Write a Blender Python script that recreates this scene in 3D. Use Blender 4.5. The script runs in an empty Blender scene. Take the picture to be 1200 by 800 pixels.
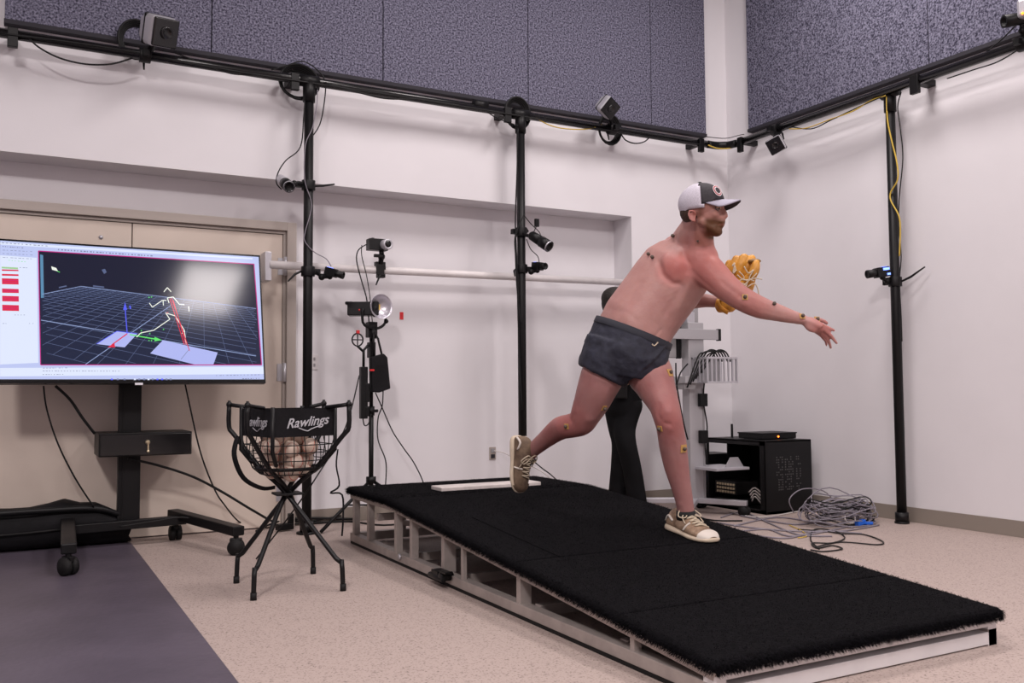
import bpy, bmesh, math, random
import numpy as np
from mathutils import Vector, Matrix
from mathutils.bvhtree import BVHTree
random.seed(7); rng = np.random.default_rng(7)
SC = bpy.context.scene
COL = SC.collection
PI = math.pi

# ------------------------------------------------------------------ camera
FPX = 1070.93
CP = Vector((-5.0644, -5.6382, 0.8543)); YAW, PIT, ROL = 0.4966, 0.0538, -0.0062
FW = Vector((math.sin(YAW)*math.cos(PIT), math.cos(YAW)*math.cos(PIT), math.sin(PIT)))
_r = Vector((math.cos(YAW), -math.sin(YAW), 0)); _u = _r.cross(FW)
RT = _r*math.cos(ROL) + _u*math.sin(ROL); UP = -_r*math.sin(ROL) + _u*math.cos(ROL)
cam = bpy.data.cameras.new('camera'); cam.sensor_width = 36; cam.lens = FPX/1200*36
cam.clip_start = 0.05; cam.clip_end = 60
co = bpy.data.objects.new('camera', cam); COL.objects.link(co)
co.matrix_world = Matrix(((RT.x, UP.x, -FW.x, CP.x), (RT.y, UP.y, -FW.y, CP.y), (RT.z, UP.z, -FW.z, CP.z), (0, 0, 0, 1)))
SC.camera = co
# ------------------------------------------------------------------ light
SC.view_settings.view_transform = 'Standard'; SC.view_settings.look = 'None'
SC.view_settings.gamma = 1; SC.view_settings.use_curve_mapping = False
SC.view_settings.exposure = 0.06
w = bpy.data.worlds.new('world'); SC.world = w; w.use_nodes = True
w.node_tree.nodes['Background'].inputs[0].default_value = (1, .93, .93, 1)
w.node_tree.nodes['Background'].inputs[1].default_value = 0.3
LIGHTS = [(-1.1, -2.0, .62, 1.15, 60), (-3.05, -2.0, .62, 1.15, 50), (-5.3, -2.0, .62, 1.15, 12), (-3.05, -5.3, .66, 1.1, 52), (-6.6, -6.4, .62, 1.15, 340), (-1.2, -6.6, .62, 1.15, 110)]  # both front corner panels are unseen fill, added to brighten the recess
CEIL = 4.6
for i, (lx, ly, sx, sy, pw) in enumerate(LIGHTS):
    a = bpy.data.lights.new('ceiling_lamp', 'AREA'); a.shape = 'RECTANGLE'; a.size = sx; a.size_y = sy
    a.energy = pw; a.color = (1, .918, .905)
    o = bpy.data.objects.new('ceiling_lamp', a); COL.objects.link(o); o.location = (lx, ly, CEIL-.06)

# ------------------------------------------------------------------ helpers
def ray(px, py): return FW + RT*((px-600)/FPX) - UP*((py-400)/FPX)
def V(px, py, z): return CP + ray(px, py)*z                   # point at a depth in metres
def at(px, py, X=None, Y=None, Z=None):                       # point on a plane of the room
    d = ray(px, py)
    t = (X-CP.x)/d.x if X is not None else (Y-CP.y)/d.y if Y is not None else (Z-CP.z)/d.z
    return CP + d*t
def nz(v): return Vector(v).normalized()
def frame(f, up=(0, 0, 1)):
    f = nz(f); r = f.cross(Vector(up)).normalized(); u = r.cross(f)
    return f, r, u

class MB:
    def __init__(s): s.v = []; s.f = []; s.m = []; s.sm = []
    def add(s, vs, fs, m=0, sm=False):
        b = len(s.v); s.v += [Vector(v) for v in vs]
        for f in fs: s.f.append([b+i for i in f]); s.m.append(m); s.sm.append(sm)
        return s
    def box(s, c, size, ax=None, m=0):
        c = Vector(c); x, y, z = ax if ax else (Vector((1, 0, 0)), Vector((0, 1, 0)), Vector((0, 0, 1)))
        hx, hy, hz = size[0]/2, size[1]/2, size[2]/2
        vs = [c+x*(i*hx)+y*(j*hy)+z*(k*hz) for i in (-1, 1) for j in (-1, 1) for k in (-1, 1)]
        return s.add(vs, [(0, 1, 3, 2), (4, 6, 7, 5), (0, 4, 5, 1), (2, 3, 7, 6), (0, 2, 6, 4), (1, 5, 7, 3)], m)
    def mm(s, a, b, m=0):
        a = Vector(a); b = Vector(b); return s.box((a+b)/2, [abs(b[i]-a[i]) for i in range(3)], None, m)
    def bar(s, a, b, w, h, up=(0, 0, 1), m=0):
        a = Vector(a); b = Vector(b); f, r, u = frame(b-a, up)
        return s.box((a+b)/2, ((b-a).length, w, h), (f, r, u), m)
    def rings(s, rs, m=0, cap=True, sm=True, closed=True):
        n = len(rs[0]); vs = [p for r in rs for p in r]; fs = []
        for i in range(len(rs)-1):
            for j in range(n if closed else n-1):
                k = (j+1) % n; fs.append((i*n+j, i*n+k, (i+1)*n+k, (i+1)*n+j))
        if cap: fs.append(tuple(range(n))[::-1]); fs.append(tuple((len(rs)-1)*n+j for j in range(n)))
        return s.add(vs, fs, m, sm)
    def tube(s, pts, r, n=8, m=0, spl=0, cap=True, flat=1.0):
        pts = [Vector(p) for p in pts]
        if spl: pts, r = spline(pts, spl, r)
        if not isinstance(r, (list, tuple)): r = [r]*len(pts)
        t0 = nz(pts[1]-pts[0]); a = Vector((0, 0, 1)) if abs(t0.z) < .9 else Vector((1, 0, 0))
        x = t0.cross(a).normalized(); rs = []
        for i, p in enumerate(pts):
            t = nz(pts[min(i+1, len(pts)-1)]-pts[max(i-1, 0)])
            x = (x - t*x.dot(t)).normalized(); y = t.cross(x)
            rs.append([p + x*(math.cos(2*PI*k/n)*r[i]) + y*(math.sin(2*PI*k/n)*r[i]*flat) for k in range(n)])
        return s.rings(rs, m, cap)
    def cyl(s, a, b, r, n=16, m=0, r2=None): return s.tube([a, b], [r, r if r2 is None else r2], n, m)
    def ell(s, c, rad, ax=None, m=0, nu=16, nv=10, lo=-PI/2, hi=PI/2):
        c = Vector(c); x, y, z = ax if ax else (Vector((1, 0, 0)), Vector((0, 1, 0)), Vector((0, 0, 1)))
        if not isinstance(rad, (list, tuple)): rad = (rad,)*3
        rs = []
        for i in range(nv+1):
            t = lo+(hi-lo)*i/nv; ct = max(math.cos(t), .002)
            rs.append([c+x*(rad[0]*ct*math.cos(2*PI*k/nu))+y*(rad[1]*ct*math.sin(2*PI*k/nu))+z*(rad[2]*math.sin(t)) for k in range(nu)])
        return s.rings(rs, m, True)
    def lathe(s, c, ax, prof, n=24, m=0, cap=False):     # prof: (along, radius)
        f, r, u = frame(ax, (0, 0, 1) if abs(nz(ax).z) < .95 else (1, 0, 0)); c = Vector(c)
        return s.rings([[c+f*a+r*(q*math.cos(2*PI*k/n))+u*(q*math.sin(2*PI*k/n)) for k in range(n)] for a, q in prof], m, cap)
    def prism(s, poly, d, m=0):
        n = len(poly); d = Vector(d); vs = [Vector(p) for p in poly]+[Vector(p)+d for p in poly]
        return s.add(vs, [tuple(range(n))[::-1], tuple(range(n, 2*n))]+[(i, (i+1) % n, n+(i+1) % n, n+i) for i in range(n)], m)
    def cap(s, a, b, ra, rb, n=14):                       # capsule with different end radii
        a = Vector(a); b = Vector(b); s.ell(a, ra, nu=n, nv=8); s.ell(b, rb, nu=n, nv=8); return s.tube([a, b], [ra, rb], n)

def spline(pts, k, r):
    rl = list(r) if isinstance(r, (list, tuple)) else [r]*len(pts); P = [pts[0]]+pts+[pts[-1]]; out = []; ro = []
    for i in range(1, len(P)-2):
        for j in range(k):
            t = j/k; a, b, c, d = P[i-1], P[i], P[i+1], P[i+2]
            out.append(.5*((2*b)+(c-a)*t+(2*a-5*b+4*c-d)*t*t+(3*b-a-3*c+d)*t**3)); ro.append(rl[i-1]*(1-t)+rl[i]*t)
    return out+[pts[-1]], ro+[rl[-1]]

def wloc(o):
    v = Vector((0, 0, 0))
    while o: v = v+o.location; o = o.parent
    return v
def obj(name, mb, mats, parent=None, bevel=0, base=None):
    me = bpy.data.meshes.new(name); off = wloc(parent)
    o = bpy.data.objects.new(name, me)
    if parent is None:
        if base is None:
            a = np.array([tuple(v) for v in mb.v]); base = ((a[:, 0].min()+a[:, 0].max())/2, (a[:, 1].min()+a[:, 1].max())/2, a[:, 2].min())
        off = Vector(base); o.location = off
    me.from_pydata([tuple(v-off) for v in mb.v], [], mb.f)
    for m in (mats if isinstance(mats, (list, tuple)) else [mats]): me.materials.append(m)
    me.polygons.foreach_set('material_index', mb.m); me.polygons.foreach_set('use_smooth', mb.sm)
    bm = bmesh.new(); bm.from_mesh(me); bmesh.ops.recalc_face_normals(bm, faces=bm.faces); bm.to_mesh(me); bm.free()
    COL.objects.link(o); o.parent = parent
    if bevel:
        b = o.modifiers.new('bevel', 'BEVEL'); b.width = bevel; b.segments = 2; b.limit_method = 'ANGLE'
    return o
def tag(o, label, cat, group=None, kind=None):
    if label: o['label'] = label
    if cat: o['category'] = cat
    if group: o['group'] = group
    if kind: o['kind'] = kind
    return o
def thing(name, label, cat, loc, group=None):
    o = bpy.data.objects.new(name, None); o.empty_display_size = .05; COL.objects.link(o); o.location = Vector(loc)
    return tag(o, label, cat, group)
def remesh(name, mb, mat, parent, vox=.006, sm=6, fac=.6, base=None):
    o = obj(name, mb, mat, parent, base=base)
    r = o.modifiers.new('r', 'REMESH'); r.mode = 'VOXEL'; r.voxel_size = vox; r.use_smooth_shade = True
    if sm: s = o.modifiers.new('s', 'SMOOTH'); s.factor = fac; s.iterations = sm
    bpy.context.view_layer.update()
    me = bpy.data.meshes.new_from_object(o.evaluated_get(bpy.context.evaluated_depsgraph_get()))
    o.modifiers.clear(); o.data = me; me.materials.clear(); me.materials.append(mat)
    me.polygons.foreach_set('use_smooth', [True]*len(me.polygons)); me.polygons.foreach_set('material_index', [0]*len(me.polygons))
    return o

def mat(name, c, rough=.5, metal=0, noise=0, nscale=40, bump=0, bscale=None, spec=.5, emit=None, es=1, c2=None, coat=0, lo=.35, hi=.65, detail=4, sss=0):
    m = bpy.data.materials.new(name); m.use_nodes = True; nt = m.node_tree; b = nt.nodes['Principled BSDF']
    c = tuple(c)+(1,); b.inputs['Base Color'].default_value = c; b.inputs['Roughness'].default_value = rough
    b.inputs['Metallic'].default_value = metal; b.inputs['Specular IOR Level'].default_value = spec
    b.inputs['Coat Weight'].default_value = coat
    if sss: b.inputs['Subsurface Weight'].default_value = sss; b.inputs['Subsurface Radius'].default_value = (.02, .008, .004); b.inputs['Subsurface Scale'].default_value = .5
    if emit: b.inputs['Emission Color'].default_value = tuple(emit)+(1,); b.inputs['Emission Strength'].default_value = es
    tc = nt.nodes.new('ShaderNodeTexCoord')
    if noise or c2:
        n = nt.nodes.new('ShaderNodeTexNoise'); n.inputs['Scale'].default_value = nscale; n.inputs['Detail'].default_value = detail
        nt.links.new(tc.outputs['Object'], n.inputs['Vector'])
        cr = nt.nodes.new('ShaderNodeValToRGB'); cr.color_ramp.elements[0].position = lo; cr.color_ramp.elements[1].position = hi
        if c2: a, d = c, tuple(c2)+(1,)
        else: a = tuple(min(1, q*(1-noise)) for q in c[:3])+(1,); d = tuple(min(1, q*(1+noise)) for q in c[:3])+(1,)
        cr.color_ramp.elements[0].color = a; cr.color_ramp.elements[1].color = d
        nt.links.new(n.outputs['Fac'], cr.inputs['Fac']); nt.links.new(cr.outputs['Color'], b.inputs['Base Color'])
    if bump:
        n2 = nt.nodes.new('ShaderNodeTexNoise'); n2.inputs['Scale'].default_value = bscale or nscale; n2.inputs['Detail'].default_value = 5
        nt.links.new(tc.outputs['Object'], n2.inputs['Vector'])
        bp = nt.nodes.new('ShaderNodeBump'); bp.inputs['Strength'].default_value = bump; bp.inputs['Distance'].default_value = .01
        nt.links.new(n2.outputs['Fac'], bp.inputs['Height']); nt.links.new(bp.outputs['Normal'], b.inputs['Normal'])
    return m
M = dict(
    wall=mat('wall_paint', (.72, .70, .725), .75, noise=.015, nscale=3, bump=.05, bscale=180, spec=.3),
    ceiling=mat('ceiling_paint', (.30, .28, .28), .9),
    farwall=mat('far_wall_paint', (.34, .31, .32), .85),
    pipe=mat('glossy_black_pipe', (.0045, .0042, .005), .22, spec=.45),
    floor=mat('speckled_floor', (.16, .125, .11), .6, c2=(.41, .33, .30), nscale=140, lo=.28, hi=.46, detail=3, spec=.3),
    base=mat('baseboard_vinyl', (.25, .215, .185), .5),
    door=mat('door_paint', (.62, .53, .46), .45, noise=.03, nscale=4),
    frame=mat('door_frame_paint', (.38, .33, .30), .4),
    felt=mat('acoustic_felt', (.030, .028, .048), .95, c2=(.235, .23, .31), nscale=88, lo=.36, hi=.66, detail=7, bump=.3, bscale=90, spec=.1),
    felt_edge=mat('panel_edge', (.02, .018, .026), .8),
    black=mat('black_powder_coat', (.0045, .0042, .005), .45, spec=.28),
    blackp=mat('black_plastic', (.004, .004, .0048), .4, spec=.28),
    gloss=mat('gloss_black', (.008, .008, .009), .12),
    rubber=mat('black_rubber', (.007, .0065, .007), .7, spec=.3),
    cable=mat('cable_black', (.006, .006, .0065), .5, spec=.3),
    cablew=mat('cable_grey', (.22, .20, .235), .45),
    cablel=mat('cable_light', (.60, .56, .54), .45),
    cabley=mat('cable_yellow', (.55, .38, .05), .5),
    white=mat('white_plastic', (.72, .69, .70), .4),
    pvc=mat('white_pvc', (.74, .70, .70), .35, noise=.05, nscale=9),
    silver=mat('camera_silver', (.55, .54, .58), .35, .5),
    alu=mat('aluminium', (.37, .325, .305), .45, .3, noise=.1, nscale=14),
    alu_lit=mat('aluminium_front_lit', (.68, .66, .67), .45, .1, noise=.04, nscale=9),  # mound's front rails and posts: brighter lighting put into the colour
    grey=mat('grey_panel', (.30, .29, .30), .5),
    column=mat('column_aluminium', (.42, .41, .43), .4, .3),
    vent=mat('vent_grey', (.07, .068, .07), .6),
    red=mat('red_plastic', (.60, .015, .02), .4),
    blue=mat('blue_plastic', (.01, .12, .62), .4),
    turf=mat('black_turf', (.004, .0037, .0048), .95, noise=.4, nscale=60, bump=.8, bscale=160, spec=.08),
    blade=mat('turf_fibre', (.006, .0056, .0072), .9, spec=.05),
    wood=mat('white_rubber_plate', (.66, .60, .58), .5, noise=.08, nscale=20),
    mat_=mat('grey_mat', (.082, .067, .090), .42, noise=.12, nscale=3, bump=.15, bscale=25),
    nylon=mat('black_nylon', (.006, .0055, .007), .7, noise=.35, nscale=9, bump=.5, bscale=18, spec=.2),
    ball=mat('baseball_leather', (.62, .50, .42), .5, c2=(.34, .23, .17), nscale=14, lo=.4, hi=.75),
    stitch=mat('stitch_red', (.4, .04, .03), .6),
    navy=mat('navy_cloth', (.022, .024, .040), .8, noise=.25, nscale=25, bump=.25, bscale=55),
    navyd=mat('navy_waistband', (.012, .013, .022), .8),
    dark=mat('dark_trousers', (.005, .005, .006), .85, noise=.3, nscale=10, bump=.3, bscale=20, spec=.15),
    hair=mat('dark_hair', (.012, .008, .006), .6, bump=.6, bscale=120),
    hairb=mat('brown_hair', (.045, .022, .013), .7, bump=.6, bscale=150),
    capw=mat('cap_mesh_white', (.52, .49, .56), .8, noise=.12, nscale=260),
    capd=mat('cap_charcoal', (.030, .027, .032), .8, noise=.2, nscale=90),
    capg=mat('cap_brim_grey', (.36, .34, .42), .75),
    badge=mat('badge_white', (.7, .66, .68), .6), badger=mat('badge_red', (.42, .04, .05), .6),
    skinl=mat('skin_plain', (.50, .30, .22), .5, sss=.2),
    glove=mat('glove_leather', (.58, .27, .035), .45, noise=.2, nscale=14, bump=.25, bscale=45),
    gloved=mat('glove_inside', (.22, .12, .035), .6, noise=.2, nscale=14),
    lace=mat('lace_cream', (.52, .44, .33), .7),
    sole=mat('sole_cream', (.60, .50, .38), .55, noise=.08, nscale=20),
    shoe=mat('shoe_tan', (.36, .25, .17), .5, c2=(.17, .105, .065), nscale=22, lo=.4, hi=.62, bump=.3, bscale=60),
    shoed=mat('shoe_brown', (.10, .062, .04), .7, c2=(.19, .13, .085), nscale=30),
    shoew=mat('shoe_white', (.64, .58, .52), .5),
    sock=mat('black_sock', (.01, .01, .01), .9),
    tape=mat('marker_tape', (.52, .30, .09), .6), marker=mat('marker_ball', (.09, .065, .05), .6),
    eye=mat('eye_white_shaded', (.16, .12, .11), .5), iris=mat('iris', (.02, .015, .012), .2),  # eye white darkened, the shade under the cap brim painted in
    led_b=mat('blue_led', (.1, .2, 1), .4, emit=(.15, .25, 1), es=3), led_r=mat('orange_led', (1, .2, .02), .4, emit=(1, .2, .02), es=4),
    cob=mat('led_chip', (.75, .50, .10), .5), refl=mat('reflector', (.62, .60, .66), .3, .6),
    brass=mat('brass_key', (.7, .6, .42), .3, .9),
    logo=mat('logo_white', (.42, .42, .45), .7),
)
def emi(name, c, s=1):
    m = bpy.data.materials.new(name); m.use_nodes = True; b = m.node_tree.nodes['Principled BSDF']
    b.inputs['Base Color'].default_value = (.01, .01, .012, 1); b.inputs['Roughness'].default_value = .10
    b.inputs['Specular IOR Level'].default_value = .40
    b.inputs['Emission Color'].default_value = tuple(c)+(1,); b.inputs['Emission Strength'].default_value = s
    return m

# ------------------------------------------------------------------ room
ZB, ZS, XJ, DN = 2.8797, 2.1746, -.9682, .2327
XL, YF = -8.2, -9.0
def st(name, mb, m, parent=None, bevel=0, **k):
    o = obj(name, mb, m, parent, bevel, **k)
    if parent is None: o['kind'] = 'structure'
    return o
st('floor', MB().mm((XL, YF, -.06), (.12, .4, 0)), M['floor'])
st('ceiling', MB().mm((XL, YF, CEIL), (.12, .4, CEIL+.1)), M['ceiling'])
wb = MB()
wb.mm((XL, 0, ZS), (0, .4, CEIL)).mm((XJ, 0, 0), (0, .4, ZS)).mm((XL, DN, 0), (XJ, .4, ZS))
WB = st('wall_back', wb, M['wall'])
WR = st('wall_right', MB().mm((0, YF, 0), (.12, .4, CEIL)), M['wall'])
st('wall_left', MB().mm((XL-.12, YF, 0), (XL, .4, CEIL)), M['farwall'])
st('wall_front', MB().mm((XL-.12, YF-.12, 0), (.12, YF, CEIL)), M['farwall'])
HB = .094
st('baseboard_back', MB().mm((-.97+.0, -.008, 0), (-.008, 0, HB)).mm((-3.49, DN-.008, 0), (XJ, DN, HB)), M['base'], bevel=.002)
st('baseboard_right', MB().mm((-.008, YF, 0), (0, -.008, HB)), M['base'], bevel=.002)
# acoustic panels
xs = [-7.25, -6.21, -5.165, -4.076, -2.987, -1.89, -.799, -.256]
for k in range(len(xs)-1):
    if k == 1: continue
    a, b = xs[k], xs[k+1]
    if k == 0: continue
    p = obj('acoustic_panel', MB().mm((a+.003, -.05, ZB+.012), (b-.003, 0, 4.25)), M['felt'], WB, .003)
obj('panel_trim', MB().mm((-5.165, -.056, ZB-.012), (-.256, 0, ZB+.012)), M['felt_edge'], WB)
ys = [-.299, -.829, -1.921, -3.0, -4.1, -5.2]
for k in range(len(ys)-1):
    obj('acoustic_panel', MB().mm((-.05, ys[k+1]+.003, ZB+.012), (0, ys[k]-.003, 4.25)), M['felt'], WR, .003)
obj('panel_trim', MB().mm((-.056, -5.2, ZB-.012), (0, -.299, ZB+.012)), M['felt_edge'], WR)
# white column in the corner above the rail
# double door in the recess
XD = -3.555; XM = at(155, 262, Y=DN-.03).x
zt = at(325, 260, Y=DN-.05).z
fr = MB().mm((XD-.0, DN-.07, 0), (XD+.06, DN, zt)).mm((-6.4, DN-.07, zt-.055), (XD, DN, zt)).mm((XD-.02, DN-.045, 0), (XD, DN, zt-.075)).mm((-6.4, DN-.045, zt-.075), (XD, DN, zt-.055))
st('trim_1', fr, M['frame'], bevel=.003)
def door(name, a, b, hinges):
    d = st(name, MB().mm((a, DN-.035, .008), (b, DN-.002, zt-.078)), M['door'], bevel=.002)
    for hz_ in hinges:
        obj('hinge', MB().cyl((b+.012, DN-.06, hz_-.06), (b+.012, DN-.06, hz_+.06), .011).mm((b-.03, DN-.04, hz_-.055), (b+.03, DN-.034, hz_+.055)), M['silver'], d)
    return d
D2 = door('door_2', XM+.003, XD-.022, (.22, .98, 1.66))
D1 = door('door_1', XM-.98, XM-.003, ())
obj('viewer', MB().cyl((XM-.17, DN-.04, 1.77), (XM-.17, DN-.03, 1.77), .012), M['silver'], D1)
# ceiling lights (out of view; the two front corner panels are added fill)
for i, (lx, ly, sx, sy, pw) in enumerate(LIGHTS):
    t = thing('ceiling_light', 'recessed rectangular ceiling light panel above the %s of the room' % ['back right', 'back middle', 'back left', 'front middle', 'front left (added fill)', 'front right (added fill)'][i], 'ceiling light', (lx, ly, CEIL))
    obj('frame', MB().mm((lx-sx/2-.03, ly-sy/2-.03, CEIL-.04), (lx+sx/2+.03, ly-sy/2, CEIL)).mm((lx-sx/2-.03, ly+sy/2, CEIL-.04), (lx+sx/2+.03, ly+sy/2+.03, CEIL)).mm((lx-sx/2-.03, ly-sy/2, CEIL-.04), (lx-sx/2, ly+sy/2, CEIL)).mm((lx+sx/2, ly-sy/2, CEIL-.04), (lx+sx/2+.03, ly+sy/2, CEIL)), M['white'], t)
    obj('diffuser', MB().mm((lx-sx/2, ly-sy/2, CEIL-.02), (lx+sx/2, ly+sy/2, CEIL-.01)), M['white'], t)

# ------------------------------------------------------------------ rails and poles
ZP, DP = 2.7766, .146
r = MB(); R0 = .027
arc = [(-.33, -DP, ZP), (-.24, -DP-.005, ZP), (-.19, -DP-.035, ZP), (-DP-.02, -.20, ZP), (-DP-.0, -.27, ZP)]
rail = thing('camera_rail', 'black overhead pipe rail along the back wall below the acoustic panels', 'rail', (-3, -DP, ZP))
obj('pipe', MB().tube([(-6.3, -DP, ZP), (-.33, -DP, ZP)], R0, 14), M['pipe'], rail)
obj('corner_elbow', MB().tube(arc, .03, 14, spl=4), M['black'], rail)
for px, w_ in ((-5.12, .05), (-2.12, .05), (-.41, .045), (-3.6, .05)):
    obj('wall_bracket', MB().mm((px-w_/2, -DP-.03, ZP-.075), (px+w_/2, -DP+.0, ZP+.03)).mm((px-w_/2, -DP, ZP-.02), (px+w_/2, 0, ZP+.02)), M['black'], rail, .003)
obj('pipe_joint', MB().cyl(at(555, 122, Y=-DP), at(555, 122, Y=-DP)+Vector((.1, 0, 0)), .034), M['black'], rail)
rail2 = thing('camera_rail', 'black overhead pipe rail along the right wall below the acoustic panels', 'rail', (-DP, -2.5, ZP))
obj('pipe', MB().tube([(-DP, -.27, ZP), (-DP, -5.6, ZP)], R0, 14), M['pipe'], rail2)
for py, w_ in ((-.33, .045), (-1.9, .06), (-3.4, .05)):
    obj('wall_bracket', MB().mm((-DP-.03, py-w_/2, ZP-.085), (-DP, py+w_/2, ZP+.03)).mm((-DP, py-w_/2, ZP-.02), (0, py+w_/2, ZP+.02)), M['black'], rail2, .003)
def pole(x, y, label, R=.029, fl=.06):
    t = thing('support_pole', label, 'pole', (x, y, 0), 'vertical poles holding the overhead rail')
    obj('pipe', MB().tube([(x, y, .02), (x, y, ZP-.0)], R, 16), M['black'], t)
    obj('tee_fitting', MB().cyl((x, y, ZP-.13), (x, y, ZP), R+.009).cyl((x-.06 if abs(x) > .3 else x, y if abs(x) > .3 else y-.06, ZP), (x+.06 if abs(x) > .3 else x, y if abs(x) > .3 else y+.06, ZP), R+.008), M['black'], t)
    obj('base_flange', MB().cyl((x, y, 0), (x, y, .012), fl, 24).cyl((x, y, .012), (x, y, .07), R+.011), M['black'], t)
    return t
PA = (at(361, 300, Y=-DP).x, -DP); PBx = at(611, 300, Y=-DP).x; PR = (-.11, at(1049, 330, X=-.11).y)
pole(PA[0], PA[1], 'black vertical pole nearest the television, behind the ball caddy')
pole(PBx, -DP, 'black vertical pole behind the rear shoe of the pitcher')
pole(PR[0], PR[1], 'black vertical pole standing against the right wall', .03, .045)
# white bar across the recess
ba = at(316, 310, Y=.04); bb = Vector((XJ+.004, .06, at(738, 331, Y=.05).z))
t = thing('white_pipe', 'long white plastic pipe running level across the recess behind the poles', 'pipe', ba)
obj('pipe', MB().tube([ba, bb], .0255, 18), M['pvc'], t)
obj('end_bracket', MB().mm((ba.x-.03, .03, ba.z-.10), (ba.x+.01, .16, ba.z+.08)), M['silver'], t, .003)
obj('end_flange', MB().cyl((XJ-.005, .06, bb.z), (XJ-.02, .06, bb.z), .038), M['white'], t)
X3, Y3, Z3 = Vector((1, 0, 0)), Vector((0, 1, 0)), Vector((0, 0, 1))
# ------------------------------------------------------------------ grey mat and carry bag
tag(obj('floor_mat', MB().mm((XL+.02, -8.5, 0), (-4.475, .12, .006)), M['mat_']), 'smooth grey purple floor mat under the television stand', 'mat')
bag = thing('carry_bag', 'long black padded nylon carry bag lying behind the television stand', 'bag', (-5.4, .05, .006))
rs = []
N = 26
for i in range(N):
    s = i/(N-1); x = -6.6+s*2.12; e = min(1, 4.5*min(s, 1-s)+.35) if s < .9 else .62+.38*(1-s)*10
    h = (.21+.012*math.sin(s*31)+.02*math.sin(s*9))*e*(.88+.25*s); d = .125*(e*.5+.5)
    cy = .075-.0*s; ring = []
    for k in range(20):
        a = 2*PI*k/20; c_, s_ = math.cos(a), math.sin(a)
        ring.append((x+.01*math.sin(5*a+i), cy+d*math.copysign(abs(c_)**.7, c_), .008+h/2+h/2*math.copysign(abs(s_)**.75, s_)))
    rs.append(ring)
obj('body', MB().rings(rs), M['nylon'], bag)
obj('strap', MB().tube([(-6.5, -.05, .2), (-5.9, -.062, .215), (-5.3, -.062, .22), (-4.9, -.055, .222), (-4.66, -.045, .215), (-4.54, -.02, .17)], .010, 6, spl=5, flat=1.8), M['blackp'], bag)
obj('zip', MB().tube([(-6.5, -.045, .09), (-5.7, -.064, .10), (-5.0, -.062, .11), (-4.62, -.04, .13)], .006, 6, spl=5), M['rubber'], bag)

# ------------------------------------------------------------------ television stand
CXc = at(151, 540, Y=0).x
st_ = thing('television_stand', 'black wheeled steel stand with single column carrying the television', 'stand', (CXc, -.1, 0))
cw = .118
obj('column', MB().mm((CXc-cw/2, -.03, .10), (CXc+cw/2, .03, 1.35)).mm((CXc-cw/2+.018, -.034, .10), (CXc-cw/2+.026, -.03, 1.35)), M['black'], st_, .004)
L0, L1 = Vector((-4.80, .02, .15)), Vector((-4.835, -.86, .13))
Q0, Q1 = Vector((-4.245, .06, .15)), Vector((-4.02, -.68, .125))
obj('crossbar', MB().bar((-4.80, -.08, .115), (-4.19, -.06, .125), .05, .05), M['black'], st_, .004)
for a, b in ((L0, L1), (Q0, Q1)): obj('leg', MB().bar(a, b, .068, .05), M['black'], st_, .006)
def caster(p, d, parent, R=.042, top=.12, w_=.022):
    p = Vector(p); f, r_, u = frame(d)
    c = p+Z3*R
    o = obj('caster', MB().cyl(c-r_*.03, c-r_*.006, R, 20).cyl(c+r_*.006, c+r_*.03, R, 20).cyl(c-r_*.01, c+r_*.01, R*.45, 12), M['rubber'], parent)
    obj('fork', MB().box(c+Z3*(R*.75)-f*.0, (R*1.5, .028, R*.7), (f, r_, Z3)).cyl(c+Z3*R*.9, (p.x, p.y, top), .014), M['black'], o, .004)
for p, d in (((-4.835, -.84, .006), (.5, -.8, 0)), ((-4.03, -.66, 0), (1, -.35, 0)), ((-4.235, .02, 0), (.1, -1, 0)), ((-4.80, -.02, .006), (.1, -1, 0))): caster(p, d, st_)
# lockable drawer
da = at(116, 508, Y=-.18); db = at(225, 532, Y=-.18)
obj('drawer_housing', MB().mm((da.x, -.17, db.z), (db.x, .05+.10, da.z+.0)), M['black'], st_, .004)
dr = obj('drawer', MB().mm((da.x+.008, -.18, db.z+.006), (db.x-.004, -.165, da.z-.008)), M['gloss'], st_, .003)
kp = at(173, 518, Y=-.183)
obj('key', MB().cyl(kp+Y3*.004, kp-Y3*.006, .013, 16).mm(kp+Vector((-.003, -.02, -.012)), kp+Vector((.003, -.004, .012))).mm(kp+Vector((-.002, -.014, -.055)), kp+Vector((.006, -.011, -.01))).cyl(kp+Vector((.002, -.016, -.05)), kp+Vector((.002, -.010, -.05)), .009, 10), M['brass'], dr)
# television
TB = at(311, 449, Y=-.30); TT = at(300, 299, Y=-.13)
tu = nz(Vector((0, TT.y-TB.y, TT.z-TB.z))); tn = tu.cross(X3) ; tn = -tn if tn.y > 0 else tn    # towards the room
tR = (TB.x+TT.x)/2+.012; tH = (TT-TB).dot(tu)+.0; tW = tH*1.74
tv0 = Vector((tR, TB.y, TB.z))
TV = thing('television', 'large flat screen television showing a motion capture skeleton over a blue grid', 'television', tv0-X3*tW/2)
cen = tv0-X3*(tW/2)+tu*(tH/2)
ax = (X3, tn, tu)
obj('casing', MB().box(cen-tn*.016, (tW, .03, tH), ax).box(cen-tn*.045-tu*.08, (tW*.72, .04, tH*.6), ax), M['blackp'], TV, .004)
bz = .008
obj('bezel', MB().box(cen+tu*(tH/2-bz/2), (tW, .008, bz), ax).box(cen-tu*(tH/2-.009), (tW, .01, .018), ax).box(cen+X3*(tW/2-bz/2), (bz, .008, tH), ax).box(cen-X3*(tW/2-bz/2), (bz, .008, tH), ax), M['gloss'], TV)
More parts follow.
